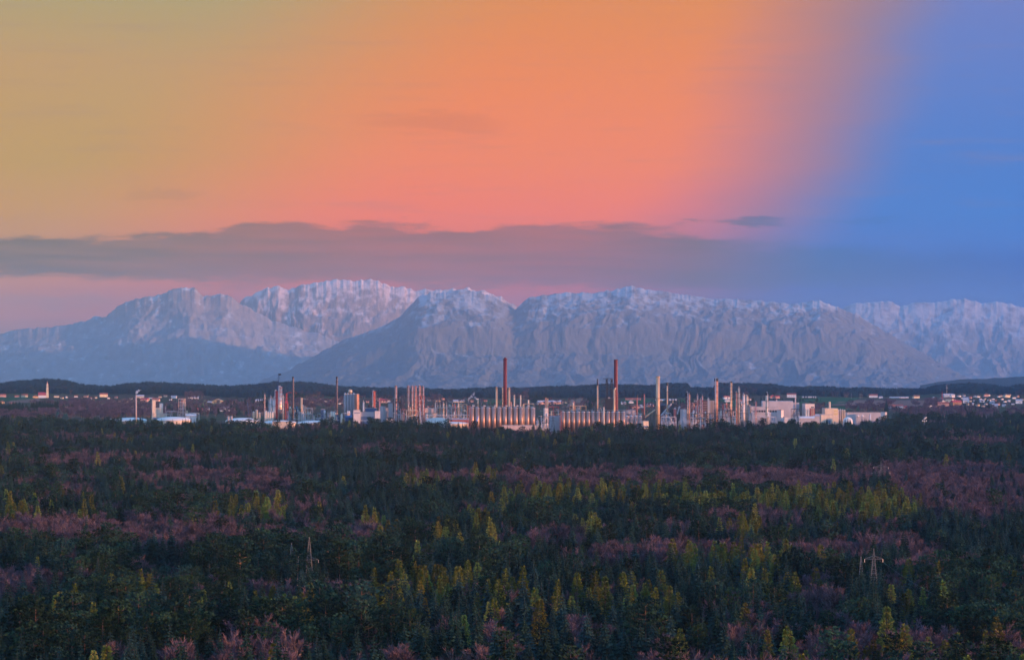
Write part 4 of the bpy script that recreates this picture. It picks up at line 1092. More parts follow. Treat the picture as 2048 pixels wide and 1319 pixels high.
CB = [(905.4, 2.6, 807, ORANGE), (910.2, 2.6, 808, BRICK), (916.8, 3.2, 805, CREAM), (922.6, 2.2, 808, ORANGE)]
for (x_, w_, y_, m_), n_ in zip(CB, ['first', 'second', 'thick cream third', 'fourth']):
    column('slim column, %s from the left in the second small cluster' % n_, x_, w_, y_, 4590, m_, 3, group='second small column cluster')
column('short yellowish column at the corner of the low tan hall', 870.6, 2.2, 803, 4600, CREAM, 1)
column('dark column, left one of a close pair near the cooling block', 1373.6, 4.6, 784, 4560, BROWN, 5, tip=.1)
column('orange column, right one of a close pair near the cooling block', 1378.4, 3.4, 787.5, 4550, ORANGE, 4)
column('thin reddish column left of the slatted cooler', 1394.6, 2.4, 788.5, 4640, ORANGE, 1)
column('thin orange column at the left corner of the slatted cooler', 1404.6, 2.2, 790.5, 4640, ORANGE, 1)
column('thick salmon column with a broad black head and galleries', 1432.6, 7.2, 756.5, 4500, ORANGE, 6, tip=.05)
column('small pale column right of the thick salmon column', 1442, 2.8, 818, 4480, CREAM, 3)
column('short thin pale column left of the ornate tall column', 1457, 2.6, 815, 4460, CREAM, 2)
column('ornate tall column with many galleries and a spiky head', 1462, 4.2, 763, 4460, TAN, 10, tip=.02)
column('red-cased column left of the tallest cream column', 1473, 3.4, 784, 4470, ORANGE, 6)
column('slender cream column with a thin topmast', 1477.6, 3.2, 774, 4470, CREAM, 6)
column('white column, left one of a pair before the big hall', 1487.4, 4.6, 787.5, 4460, WHITE, 3)
column('cream column with dark cage top, right one of a pair before the big hall', 1494, 5.0, 791, 4470, CREAM, 6)
column('dark red column against the left part of the big hall', 1511.4, 2.6, 804, 4460, BRICK, 4, dark_rings=BRICK)
column('bright cream column with black crown before the big hall', 1533.6, 5.0, 785, 4480, CREAM, 4, tip=.06)
column('slim orange column in the gap left of the thick salmon column', 1400.6, 3.0, 797, 4520, ORANGE, 6)
column('thin cream column standing before the slatted cooler', 1416.2, 2.2, 796, 4540, CREAM, 0)
column('thin tan column right of the slatted cooler', 1419, 1.8, 799, 4560, TAN, 1)
column('grey twin-tube column in front of the brown chimney foot', 538.6, 2.6, 800, 4710, LAV, 1)

# ---------------------------------------------------------------- frameworks and process units
frame('tan open tower with a pale lift shaft at the left end of the plant', 357.5, 371, 797, 4780, PINKY, 9, 8, 10, (TAN, CREAM, BRICK), bays=2, seed=2, pipes=3)
frame('low tangle of pipes and pale boxes left of the tan open tower', 332, 356, 822, 4790, LAV, 2, 14, 6, (WHITE, CREAM), seed=3)
frame('steel framework full of vessels at the foot of the brown chimney', 575, 602, 817, 4700, DARK, 4, 18, 16, (WHITE, STEEL, CREAM, BLUE), seed=4, pipes=14)
frame('pale process frame right of the white block below the tan stack', 606, 625, 816, 4690, LAV, 4, 16, 14, (CREAM, WHITE, TAN), seed=5, pipes=10)
frame('wide dark pipe-filled unit left of the cream double tank', 626, 661, 826, 4680, DARK, 3, 18, 22, (WHITE, STEEL, CREAM, LAV), seed=6, pipes=22)
frame('small dark unit between the cream double tank and the white office', 671, 705, 832, 4660, DARK, 2, 16, 12, (WHITE, BLUE, CREAM, BLUE), seed=7, pipes=14)
frame('tall dark framework carrying the orange column left of the five columns', 786.5, 802, 797, 4600, DARK, 8, 16, 22, (BRICK, ORANGE, BRICK, STEEL), bays=3, seed=8, pipes=16)
frame('low red framework between the dark framework and the five columns', 802, 814, 818, 4590, BRICK, 4, 14, 8, (ORANGE, TAN), seed=9, pipes=8)
frame('pale yellow lit process deck under the left three of the five columns', 813, 836, 820, 4540, CREAM, 4, 10, 10, (CREAM, WHITE, TAN), seed=10, pipes=10)
frame('red lattice cage round the right two of the five columns', 835, 849, 791, 4545, BRICK, 10, 12, 8, (ORANGE, BRICK), bays=2, seed=11, pipes=10)
frame('pipe rack below the first small column cluster', 850, 900, 830, 4540, LAV, 3, 14, 18, (CREAM, WHITE, STEEL, TAN), seed=12, pipes=26, name='pipe_rack', cat='pipe rack')
frame('pipe rack below the second small column cluster', 900, 938, 829, 4550, LAV, 3, 14, 16, (CREAM, STEEL, TAN), seed=13, pipes=22, name='pipe_rack', cat='pipe rack')
frame('tan pipe portal between second small cluster and left silo row', 919, 934, 808, 4560, TAN, 4, 10, 8, (CREAM, TAN), bays=2, seed=14, pipes=8)
frame('bracing frame tying the first small column cluster together', 872, 895, 815, 4575, STEEL, 3, 6, 4, (CREAM,), seed=15, pipes=10)
frame('bracing frame tying the second small column cluster together', 903, 919, 815, 4585, STEEL, 3, 6, 4, (TAN,), seed=16, pipes=8)
frame('cluttered unit with white vessels between the two silo rows', 1071, 1098, 832, 4430, DARK, 3, 16, 18, (WHITE, LAV, STEEL), seed=17, pipes=18)
frame('red steel gantry behind the big blank wall', 1097, 1117, 813, 4600, BRICK, 3, 12, 8, (ORANGE, TAN), seed=18, pipes=8)
frame('tan unit with steam rising behind the right silo row', 1140, 1172, 811, 4560, TAN, 3, 14, 12, (CREAM, TAN, ORANGE), seed=19, pipes=14)
frame('unit of stubby vessels behind the right silo row near the derrick', 1176, 1208, 817, 4540, DARK, 2, 14, 10, (STEEL, CREAM), seed=20, pipes=12)
frame('blue-grey pipe unit right of the massive golden stack', 1322, 1352, 833, 4450, LAV, 3, 14, 16, (STEEL, WHITE, LAV), seed=21, pipes=20)
frame('reddish cracking frame left of the slatted cooler', 1396, 1405, 800, 4530, BRICK, 8, 10, 8, (ORANGE, BRICK), bays=1, seed=22, pipes=6)
frame('dense tangle of vessels under the slatted cooler', 1380, 1430, 826, 4470, DARK, 4, 16, 26, (STEEL, CREAM, LAV, WHITE), seed=23, pipes=28)
frame('process rack between salmon column and ornate column', 1436, 1472, 820, 4455, DARK, 4, 14, 18, (CREAM, STEEL, ORANGE), seed=24, pipes=24)
frame('open frame with many small vessels right of the column pair', 1496, 1508, 812, 4470, LAV, 7, 10, 14, (CREAM, STEEL, TAN), bays=2, seed=25, pipes=10)
frame('dark open frame on the right flank of the big hall', 1583, 1599, 817, 4440, DARK, 4, 14, 8, (BLUE, STEEL), bays=3, seed=26, pipes=8)
frame('tangle of white pipes right of the tan open tower', 371, 398, 826, 4770, WHITE, 2, 14, 8, (WHITE, CREAM, TAN), seed=27, pipes=8)

frame('low pipe tangle before the grey concrete silos', 684, 708, 826, 4720, LAV, 3, 14, 12, (WHITE, CREAM, STEEL), seed=41, pipes=16)
frame('steel structure behind the bright double tank', 655, 676, 818, 4780, DARK, 4, 14, 12, (CREAM, WHITE, TAN), seed=42, pipes=12)
frame('tan process deck under the tan stack right of the white block', 602, 612, 812, 4730, TAN, 5, 10, 8, (CREAM, TAN, WHITE), bays=2, seed=43, pipes=8)
frame('rust-coloured deck behind the tan hall right of the five columns', 848, 868, 812, 4680, BRICK, 4, 12, 10, (ORANGE, CREAM), seed=44, pipes=10)
frame('open pipe structure between the two small column clusters', 894, 904, 813, 4600, LAV, 5, 10, 8, (CREAM, STEEL), bays=2, seed=45, pipes=10)
frame('dark pipe structure behind the left part of the left silo row', 944, 980, 808, 4600, DARK, 4, 12, 12, (CREAM, TAN, STEEL), seed=46, pipes=14)
frame('tan structure on the roof line right of the pale stub stacks', 1048, 1068, 807, 4600, TAN, 4, 12, 10, (CREAM, TAN), seed=47, pipes=12)
frame('steel unit with red pipes behind the short silos', 1252, 1284, 818, 4560, BRICK, 4, 12, 12, (CREAM, ORANGE, STEEL), seed=48, pipes=16)
frame('bluish steel unit around the foot of the thin tan stack', 1326, 1342, 826, 4600, LAV, 4, 12, 10, (STEEL, WHITE), bays=3, seed=49, pipes=12)
frame('tall rust frame between the close column pair and the slatted cooler', 1382, 1394, 806, 4580, BRICK, 7, 10, 12, (ORANGE, TAN, STEEL), bays=2, seed=50, pipes=12)
frame('slender grey lattice frame behind the slender cream column', 1478, 1490, 806, 4560, LAV, 7, 10, 10, (CREAM, STEEL, TAN), bays=2, seed=51, pipes=10)
frame('rust frame close behind the ornate column', 1446, 1460, 808, 4540, BRICK, 7, 10, 12, (ORANGE, TAN, CREAM), bays=2, seed=52, pipes=12)
frame('pipe bridge along the forest edge below the big hall', 1510, 1552, 833, 4430, LAV, 2, 10, 10, (WHITE, STEEL), seed=53, pipes=16, name='pipe_rack', cat='pipe rack')
# slatted air cooler
D = 4580; k = mpp(D); o = base('air_cooler', 'dark cooler block with horizontal slats beside the thin cream column', 'cooler', 1410.5, D)
h = hgt(799.5, D); MB().box(-5.2 * k, 5.2 * k, -6, 6, -1, h).build('body', BROWN, o)
for i in range(13): MB().box(-5.4 * k, 5.4 * k, -6.6, -6.05, h * (i + .4) / 13.5, h * (i + .4) / 13.5 + .8).build('slat', MAUVE, o)
building('grey block with vertical ribs right of the slatted cooler', 1416.5, 1429, 801.5, 4600, MAUVE, 14, door=False, parts=[('rib', TAN, .2, .25, -1.06, -1.0, 0, 1), ('rib', TAN, .45, .5, -1.06, -1.0, 0, 1), ('rib', TAN, .7, .75, -1.06, -1.0, 0, 1)])

# black derrick on its flared bunker
D = 4600; k = mpp(D); o = base('derrick', 'black steel derrick on a flared dark bunker beside the right red chimney', 'derrick', 1218.5, D)
hb, ht2, hf = hgt(818, D), hgt(757, D), hgt(799, D)
for sx in (-1, 1): lattice(MB(), sx * 4.9 * k - 1.3, sx * 4.9 * k + 1.3, -3, 3, hf, ht2, 9, .26).build('leg', DARK, o)
MB().box(-6.2 * k, 6.2 * k, -3.4, 3.4, ht2, ht2 + .9).box(-12.5 * k, -6.2 * k, -.7, .7, ht2, ht2 + .7).build('top_boom', DARK, o)
MB().box(-6.5 * k, 6.5 * k, -3.6, 3.6, hgt(779, D), hgt(777.5, D)).box(-6.3 * k, -4.5 * k, -3.5, 3.5, hgt(764, D), hgt(759, D)).box(4.2 * k, 6.2 * k, -3.5, 3.5, hgt(764, D), hgt(759, D)).build('platform', DARK, o)
br = MB()
for i in range(6):
    za, zb2 = hf + (ht2 - hf) * i / 6, hf + (ht2 - hf) * (i + 1) / 6
    br.tube((-4 * k, -2, za), (4 * k, -2, zb2), .22, 3).tube((4 * k, -2, za), (-4 * k, -2, zb2), .22, 3)
br.build('brace', DARK, o)
MB().add([(-6.0 * k, -5, -1), (6.0 * k, -5, -1), (6.0 * k, 5, -1), (-6.0 * k, 5, -1), (-6.0 * k, -5, hb), (6 * k, -5, hb), (6 * k, 5, hb), (-6 * k, 5, hb), (-9.2 * k, -7, hf + 2), (8 * k, -7, hf + 2), (8 * k, 7, hf + 2), (-9.2 * k, 7, hf + 2)],
         [(0, 1, 5, 4), (1, 2, 6, 5), (2, 3, 7, 6), (3, 0, 4, 7), (4, 5, 9, 8), (5, 6, 10, 9), (6, 7, 11, 10), (7, 4, 8, 11), (8, 9, 10, 11)]).build('bunker', DARK, o)
MB().box(-2.4 * k, 1.6 * k, -5, 5, hf + 2.1, hf + 4.4).build('roof_house', MAUVE, o)

# dark storage dome with conveyors
D = 4660; k = mpp(D); o = base('storage_dome', 'big dark cone-shaped store right of the massive golden stack', 'store', 1346, D)
h = hgt(806, D); MB().lathe(0, 0, [(9.5 * k, -1), (9.5 * k, h * .35), (7.0 * k, h * .72), (3.4 * k, h * .93), (1.4 * k, h * .98), (1.2 * k, h)], 20).build('shell', DARK, o)
MB().box(-1.3 * k, 1.3 * k, -2, 2, h + .02, h + 4.5).build('head_house', TAN, o)
def conveyor(label, x0, y0, x1, y1, D, m=LAV, wd=2.0):
    o = base('conveyor', label, 'conveyor', x0, D, z=0)
    k = mpp(D); a = (0, 0, hgt(y0, D)); b = ((x1 - x0) * k, 3, hgt(y1, D))
    MB().tube(a, b, wd * .7, 4).build('gallery', m, o)
    lg = MB()
    for u in (.15, .5, .85):
        xx, zz = b[0] * u, a[2] + (b[2] - a[2]) * u
        lg.tube((xx - 1.2, -1.5, -1), (xx, 0, zz - 1), .22, 4).tube((xx + 1.2, 1.5, -1), (xx, 0, zz - 1), .22, 4)
    lg.build('trestle', DARK, o)
    return o
conveyor('pale inclined conveyor climbing up to the dark cone-shaped store', 1322, 831, 1343, 807, 4640)
conveyor('pale inclined conveyor left of the massive golden stack', 1290, 834, 1311, 819, 4640, TAN)
conveyor('dark inclined conveyor falling right from the dark cone-shaped store', 1347, 808, 1361, 812, 4650, DARK)
conveyor('pale steep chute right of the dark cone-shaped store', 1355, 828, 1359.6, 812, 4630)
o = silo('brick red silo in front of the dark cone-shaped store', 1350, 5.8, 817, 4540, BRICK)
building('dark shed with the lower conveyor left of the dark store', 1318, 1332, 811, 4680, DARK, 16, roof='gable', roofm=DARK)

# ---------------------------------------------------------------- buildings of the plant
building('white stepped factory block with a tower part at the left end', 302.5, 335, 827, 4800, CREAM, 16, rot=12, parts=[('tower', CREAM, .0, .22, -.9, .8, 1.0, 1.9), ('upper_storey', CREAM, .22, .72, -.8, .8, 1.0, 1.38), ('roof_plant', WHITE, .5, .74, -.5, .5, 1.38, 1.7)], win=[(.06, .7, .3, .8, 6, 2)])
building('small white annex below the tan open tower', 371, 393, 831, 4760, WHITE, 12, rot=8, roof='gable', roofm=WHITE)
tank('wide white tank with shallow domed roof behind the thin pinkish chimney', 262, 66, 834.5, 4830, CREAM, TENT, flat=.09, ladder=False)
tank('wide white tank with shallow domed roof right of the white factory block', 347.5, 70, 833, 4700, CREAM, TENT, flat=.09, ladder=False)
tank('wide cream tank with shallow domed roof left of the grey columns', 486, 72, 835, 4600, CREAM, TENT, flat=.10)
tank('flat white tank roof at the far left edge of the plant', 222, 30, 837, 4860, CREAM, TENT, flat=.1, ladder=False)
tank('wide white tank half hidden by trees below the brown chimney', 560, 66, 840, 4590, CREAM, TENT, flat=.07)
tank('wide white tank half hidden by trees left of the cream double tank', 630, 70, 840.5, 4600, CREAM, TENT, flat=.07)
tank('wide pale tank half hidden by trees left of the left silo row', 906, 62, 843, 4460, CREAM, TENT, flat=.05)
tank('small white vent tank, left of two on the wide cream tank', 456.6, 4.4, 832, 4560, LAV)
tank('small white vent tank, right of two on the wide cream tank', 462.8, 4.4, 832, 4560, LAV)
for x_, y_, n_ in ((507.5, 824, 'left'), (513.5, 820, 'middle'), (519, 826, 'right')):
    silo('tan silo, %s of three in the small group left of the thin mast' % n_, x_, 5.0, y_, 4700, TAN, group='three tan silos')
for i in range(4): silo('pale tan silo, %s of four below the pair of grey columns' % WORDS[i], 531.5 + 4.4 * i, 4.4, 824 if i else 822, 4640, CREAM, group='four pale silos')
silo('cream tank, left half of the bright double tank', 663.4, 5.0, 823.5, 4640, CREAM)
silo('cream tank, right half of the bright double tank', 668.2, 5.0, 824.5, 4636, CREAM)
silo('small cream tank standing alone right of the bright double tank', 683.4, 4.2, 829, 4630, CREAM)
building('white block below the tan stack', 596.5, 607, 823.5, 4700, WHITE, 12)
building('blue box-shaped unit above the pipes left of the cream double tank', 642, 650, 818.5, 4740, BLUE, 10, door=False)
building('small blue hall right of the small cream tank', 691, 704, 834, 4640, BLUE, 12, roof='gable', roofm=BLUE)
for i in range(4): silo('grey concrete silo, %s from the left in the tall silo block' % WORDS[i], 690.4 + 5.6 * i, 5.8, 787, 4840, MAUVE, group='grey concrete silos of the tall block')
o = base('roof_turret', 'round cream turret on top of the grey concrete silos', 'turret', 700.4, 4840, z=hgt(787, 4840) + 1.8)
k = mpp(4840); MB().cyl(0, 0, 0, 7.4 * k - 1.8, 4 * k, 4 * k, 18).build('wall', CREAM, o); MB().lathe(0, 0, [(4.2 * k, 7.4 * k - 1.8), (.2, 7.4 * k)], 18).build('roof', TAN, o)
building('salmon lit silo block attached right of the grey concrete silos', 708.6, 718.6, 788, 4830, ORANGE, 12, rot=24, door=False, parts=[('rib', TAN, .62, .68, -1.04, -1.0, 0, 1)])  # orange tone stands in for low sun on this end of the grey block
building('white office block, left wing, behind the forest edge', 706, 721, 820, 4560, WHITE, 20, rot=4, win=[(.1, .95, .86, .93, 5, 1)])
building('pale glass-fronted office block between two white wings', 721, 749, 824, 4570, LAV, 16, win=[(.03, .97, .1, .85, 12, 3)])
building('white block, right wing of the glass-fronted office', 749, 761, 822, 4560, WHITE, 18, rot=4)
building('dark blue plant house standing on the glass-fronted office', 731, 753, 816, 4600, BLUE, 14, door=False, parts=[('roof_hood', DARK, .12, .8, -.8, .8, 1.0, 1.05)])
building('pale building with a sunlit side right of the office', 759, 771.5, 813, 4620, LAV, 20, rot=20)
building('mauve narrow slab behind the sunlit-sided building', 771, 777, 816, 4660, MAUVE, 14)
building('tall blank white slab left of the dark framework', 776.5, 786.5, 806.5, 4610, LAV, 12, rot=6, door=False)
building('white low wing at the foot of the tall blank slab', 773, 788, 838, 4540, WHITE, 12)
building('low tan hall between the five columns and the small clusters', 848, 873, 816.5, 4640, PINKY, 22, win=[(.05, .9, .55, .75, 9, 1)])
building('second low tan hall in front of the first', 850, 874, 826, 4600, CREAM, 14, win=[(.05, .9, .5, .75, 9, 1)])
building('long purple-brown roof before the small column clusters', 852, 938, 839, 4500, BRICK, 10, roof='gable', roofm=MAUVE, door=False)
building('white tower block with the twin stack, between the silo rows', 1087, 1096.5, 816, 4560, WHITE, 12, rot=10, door=False, win=[(.2, .8, .2, .8, 2, 5)])
building('big blank pale wall left of the right silo row', 1097.5, 1121, 832, 4480, LAV, 24, door=False)
building('low brown hall behind the short silos', 1247, 1271, 820.5, 4600, PINKY, 20, win=[(.05, .95, .4, .7, 10, 1)])
building('small bright cream house right of the short silos', 1283, 1297, 842, 4400, CREAM, 10, rot=14, win=[(.1, .9, .3, .75, 5, 2)])
building('blue-white cooling block wrapped in steam', 1361, 1373, 818.5, 4520, LAV, 14, rot=8, name='cooling_tower', cat='cooling tower')
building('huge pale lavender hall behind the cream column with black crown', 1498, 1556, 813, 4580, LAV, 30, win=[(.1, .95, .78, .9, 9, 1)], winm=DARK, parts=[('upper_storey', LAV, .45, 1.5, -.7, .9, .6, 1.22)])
building('pale lavender rear wing of the huge hall', 1556, 1597, 805.5, 4620, LAV, 26, rot=0, win=[(.05, .6, .72, .8, 7, 1)], winm=DARK)
building('bright sunlit white block in front of the huge hall', 1553.8, 1567, 820, 4500, WHITE, 10, rot=40, door=False)
chimney('pinkish short stack on the roof of the huge hall', 1569.6, 3.2, 802.5, 4600, PINKY, tip=.08)
chimney('thin pinkish stack at the right corner of the huge hall', 1590.6, 2.2, 795, 4590, PINKY)
building('low white halls right of the bright sunlit block', 1567, 1600, 834, 4480, WHITE, 16, rot=3, win=[(.05, .7, .4, .7, 8, 1)])
building('low white shed below the house with two round eyes', 1598, 1628, 836, 4470, LAV, 14, roof='gable', roofm=WHITE)
building('white block house with two dark windows under its roof', 1605, 1628, 807.5, 4600, WHITE, 20, rot=10, win=[(.62, .92, .86, .93, 2, 1)], winm=DARK, parts=[('vertical_duct', TAN, .55, .6, -1.08, -1.0, 0, .75), ('vertical_duct', CREAM, .35, .42, -1.1, -1.0, 0, .7)])
for x_, n_ in ((1612, 'left'), (1616.5, 'right')): silo('cream tank, %s of two at the foot of the white block house' % n_, x_, 3.6, 819, 4500, CREAM)
building('dark red drying shaft at the right edge of the white block house', 1620, 1629, 816, 4540, BRICK, 10, door=False, parts=[('duct', CREAM, .3, .42, -1.1, -1.0, 0, 1.0), ('duct', CREAM, .7, .8, -1.1, -1.0, 0, 1.0)])
building('cream building with a yellow grid window and a stub chimney', 1645, 1675, 816.5, 4560, CREAM, 20, rot=8, win=[(.66, .98, .72, .97, 3, 2)], winm=mat('yellow_panes', (0.55, 0.42, 0.16), .3, var=.1), parts=[('stub_chimney', CREAM, .42, .52, -.3, .3, 1.0, 1.28)])
building('stepped cream annex at the foot of the building with the grid window', 1640, 1664, 829, 4500, CREAM, 14, rot=4, win=[(.55, .85, .5, .8, 3, 1)])
building('low grey roofs between the block house and the grid-window building', 1626, 1646, 832, 4540, LAV, 16, roof='gable', roofm=GREY)
for x_, y_, n_, m_ in ((1676.5, 820, 'pale first', LAV), (1680.6, 819, 'dark second', MAUVE), (1685, 819.5, 'tan third', TAN), (1689, 820.5, 'tan fourth', TAN)):
    silo('slim tank, %s in the row of four right of the grid-window building' % n_, x_, 3.6, y_, 4560, m_, group='four slim tanks')
tank('white hemispherical dome at the forest edge on the right', 1695.6, 19.5, 833.5, 4480, TENT, TENT, flat=.42, name='white_dome', cat='dome', ladder=False)
building('long pale blue-grey shed at the right end of the plant', 1692, 1764, 825, 4680, LAV, 20, win=[(.6, .98, .35, .6, 10, 1)], winm=BLUE)
building('white head building closing the long blue-grey shed', 1763, 1772.6, 824, 4640, WHITE, 18, rot=15)
for x_, n_ in ((1716, 'left'), (1725.4, 'right')):
    o = base('gas_sphere', 'small pale sphere tank, %s of two before the blue-grey shed' % n_, 'sphere tank', x_, 4560); k = mpp(4560); hh = hgt(832, 4560)
    MB().lathe(0, 0, [(max(.02, 2.5 * k * math.sin(math.pi * i / 8)), hh - 2.5 * k * math.cos(math.pi * i / 8)) for i in range(9)], 16).build('shell', WHITE, o)
    lg = MB()
    for i in range(6): lg.tube((2 * math.cos(i * 1.047), 2 * math.sin(i * 1.047), -1), (2 * math.cos(i * 1.047), 2 * math.sin(i * 1.047), hh), .2, 4)
    lg.build('leg', LAV, o)
silo('small white tank right of the two sphere tanks', 1740.5, 3.4, 829, 4560, WHITE)
building('white hut among the trees at the end of the long shed', 1758, 1768, 834, 4560, WHITE, 10)
building('white low tanks hall along the forest edge right of the five columns', 850, 900, 844.5, 4420, WHITE, 10, roof='vault', roofm=TENT, door=False)
building('low cream wall strip along the forest edge under the lattice crane', 545, 580, 843, 4560, CREAM, 8, rot=3, door=False)

# cranes and masts
mast('thin pinkish lattice mast right of the three tan silos', 529.6, 2.4, 788, 4820, PINKY, n=12, top=.5, arm=((.88, 2.6),))
o = base('crawler_crane', 'blue crane whose lattice boom points up to the right above the hill line', 'crane', 546, 4980)
k = mpp(4980); a = Vector((0, 0, 3)); b = Vector((12 * k, 4, hgt(748.5, 4980))); bm_ = MB(); ax = (b - a).normalized()
for sx, sy in ((-1, -1), (1, -1), (1, 1), (-1, 1)):
    bm_.tube(a + Vector((sx * 1.3, sy * 1.3, 0)), b + Vector((sx * .9, sy * .9, 0)), .24, 3)
for i in range(22):
    p, q = a.lerp(b, i / 22), a.lerp(b, (i + 1) / 22); s_ = 1 if i % 2 else -1
    bm_.tube(p + Vector((-1.1 * s_, -1.1, 0)), q + Vector((1.1 * s_, -1.1, 0)), .16, 3).tube(p + Vector((-1.1 * s_, 1.1, 0)), q + Vector((1.1 * s_, 1.1, 0)), .16, 3)
bm_.build('boom', BLUE, o)
MB().box(b.x - 1.6, b.x + 3.4, b.y - 1.6, b.y + 1.6, b.z - 1.2, b.z + 1.6).build('boom_head', DARK, o)
MB().tube(b, b + Vector((-14 * k, 0, -26 * k)), .08, 3).tube(b + Vector((1.8, 0, 0)), b + Vector((1.8, 0, -22)), .08, 3).build('cable', DARK, o)
MB().box(-4, 3, -2.2, 2.2, 1.4, 4.6).build('cab', BLUE, o); MB().box(-4.2, 4.2, -3.2, -1.8, -.5, 1.2).box(-4.2, 4.2, 1.8, 3.2, -.5, 1.2).build('crawler_track', DARK, o)
o = base('tower_crane', 'bright red lattice tower crane between the silvery column and the brown chimney', 'crane', 573, 4760); k = mpp(4760)
lattice(MB(), -1.4, 1.4, -1.4, 1.4, -1, hgt(786, 4760), 14, .26, .55).build('tower', SCARLET, o)
MB().box(-2.6, 2.6, -2.2, 2.2, hgt(806, 4760), hgt(802, 4760)).build('cab', SCARLET, o)
lattice(MB(), -2.8, 2.8, -2.8, 2.8, -1, hgt(806, 4760), 6, .3, .8).build('base_tower', BRICK, o)
MB().tube((4 * k, 0, hgt(784.5, 4760)), (10.5 * k, 0, hgt(784.5, 4760)), .5, 4).tube((18 * k, 2, hgt(784, 4760)), (20 * k, 2, hgt(787, 4760)), .4, 4).tube((0, 0, hgt(787, 4760)), (4 * k, 0, hgt(784.5, 4760)), .3, 4).build('jib', SCARLET, o)
o = base('luffing_crane', 'small pale blue crane standing left of the three tan silos', 'crane', 501, 4760); k = mpp(4760)
MB().tube((0, 0, 0), (-6 * k, 0, hgt(803, 4760)), .5, 4).tube((0, 0, 0), (1.5 * k, 0, hgt(818, 4760)), .5, 4).tube((-6 * k, 0, hgt(803, 4760)), (1.5 * k, 0, hgt(818, 4760)), .2, 3).build('boom', BLUE, o)
MB().box(-3, 3, -3, 3, -1, 5).build('cab', BLUE, o)
for i, (x_, y_) in enumerate(((316, 813), (325.5, 812), (331, 811))):
    o = base('roof_antenna', 'thin pole on the white stepped factory block, %s of three' % ('left', 'middle', 'right')[i], 'antenna', x_, 4802, z=hgt(824, 4802))
    MB().tube((0, 0, -3), (0, 0, hgt(y_, 4802) - hgt(824, 4802)), .28, 5).build('pole', LAV, o); MB().tube((-1, 0, 7), (1, 0, 7), .2, 4).build('bracket', LAV, o)
mast('dark lattice pylon standing before the big blank wall', 1106, 9, 832.5, 4340, DARK, name='power_pylon', cat='pylon', n=7, top=.16, t=.13, arm=((.8, 4), (.92, 3)))

# ---------------------------------------------------------------- steam
def steam(label, x, D, blobs, dens=0.10, col=(1, .96, .94, 1)):
    """blobs: (dx px, row, radius px); soft lumpy cloud made of overlapping puffs"""
    k = mpp(D); z0 = hgt(blobs[0][1], D); o = bpy.data.objects.new('steam_plume', None)
    bm = bmesh.new()
    rs = random.Random(int(x))
    for bx, by, br in blobs:
        for _ in range(3):
            s_ = rs.uniform(.55, .95)
            m_ = __import__('mathutils').Matrix.Translation((bx * k + rs.uniform(-.5, .5) * br * k, rs.uniform(-.5, .5) * br * k, hgt(by, D) - z0 + rs.uniform(-.5, .5) * br * k)) @ __import__('mathutils').Matrix.Diagonal((br * k * s_ * rs.uniform(.7, 1.2), br * k * s_, br * k * s_ * rs.uniform(.7, 1.2), 1))
            bmesh.ops.create_icosphere(bm, subdivisions=2, radius=1.0, matrix=m_)
    me = bpy.data.meshes.new('steam_plume'); bm.to_mesh(me); bm.free()
    o = bpy.data.objects.new('steam_plume', me); COL.objects.link(o); o.location = (px(x, D), D, z0)
    rm = o.modifiers.new('remesh', 'REMESH'); rm.mode = 'VOXEL'; rm.voxel_size = max(.35, blobs[-1][2] * k * .16)
    m = bpy.data.materials.new('steam'); m.use_nodes = True; nt = m.node_tree; nt.nodes.clear(); q = G(nt)
    v = q.n('ShaderNodeVolumePrincipled'); v.inputs['Color'].default_value = col; v.inputs['Anisotropy'].default_value = 0.2
    v.inputs['Density'].default_value = dens
    oo = q.n('ShaderNodeOutputMaterial'); nt.links.new(v.outputs[0], oo.inputs['Volume']); me.materials.append(m)
    tag(o, label, 'steam plume')
    return o
import bmesh
steam('white steam puff leaving the thin pinkish chimney on the left', 272.4, 4780, [(0, 788, 1.2), (0, 785.5, 2.4), (2.5, 783, 3.6), (6, 781, 3.0), (9, 780, 1.6)], .16)
steam('white steam plume leaning right above the left end of the silo row', 936.5, 4520, [(0, 804, 1.3), (0, 800, 2.4), (2, 796, 3.4), (6, 792, 3.2), (10, 788, 2.8), (12, 785, 1.8), (16, 796, 2.6), (13, 794, 2.6)], .10)
steam('thin pinkish steam drifting behind the right silo row', 1148, 4700, [(-22, 812, 4.5), (-10, 811, 6), (0, 806, 7.5), (10, 801, 7), (14, 797, 4.5), (24, 810, 5), (-2, 814, 6)], .012)
steam('pale steam round the thin reddish stack behind the right silo row', 1190, 4690, [(-2, 815, 5), (4, 808, 5.5), (8, 802, 4), (12, 812, 4)], .010)
steam('low drifting steam along the forest edge right of the massive golden stack', 1352, 4420, [(-10, 847, 4), (6, 846, 6), (20, 846, 6.5), (34, 847, 5), (48, 848, 5), (60, 849, 4), (16, 838, 5)], .030)
steam('steam veil hanging on the blue-white cooling block', 1366, 4490, [(-4, 838, 5), (2, 830, 6), (4, 822, 5), (10, 842, 4)], .03)
steam('thin blue smoke wisp above the short stack of the huge hall', 1569.6, 4610, [(0, 801, 1.2), (-2, 797, 2), (-6, 791, 3), (-11, 785, 4)], .012, (.7, .8, 1, 1))
steam('faint steam at the foot of the low tan hall', 856, 4420, [(0, 845, 3), (2, 839, 3.4), (-2, 834, 2.6)], .03)
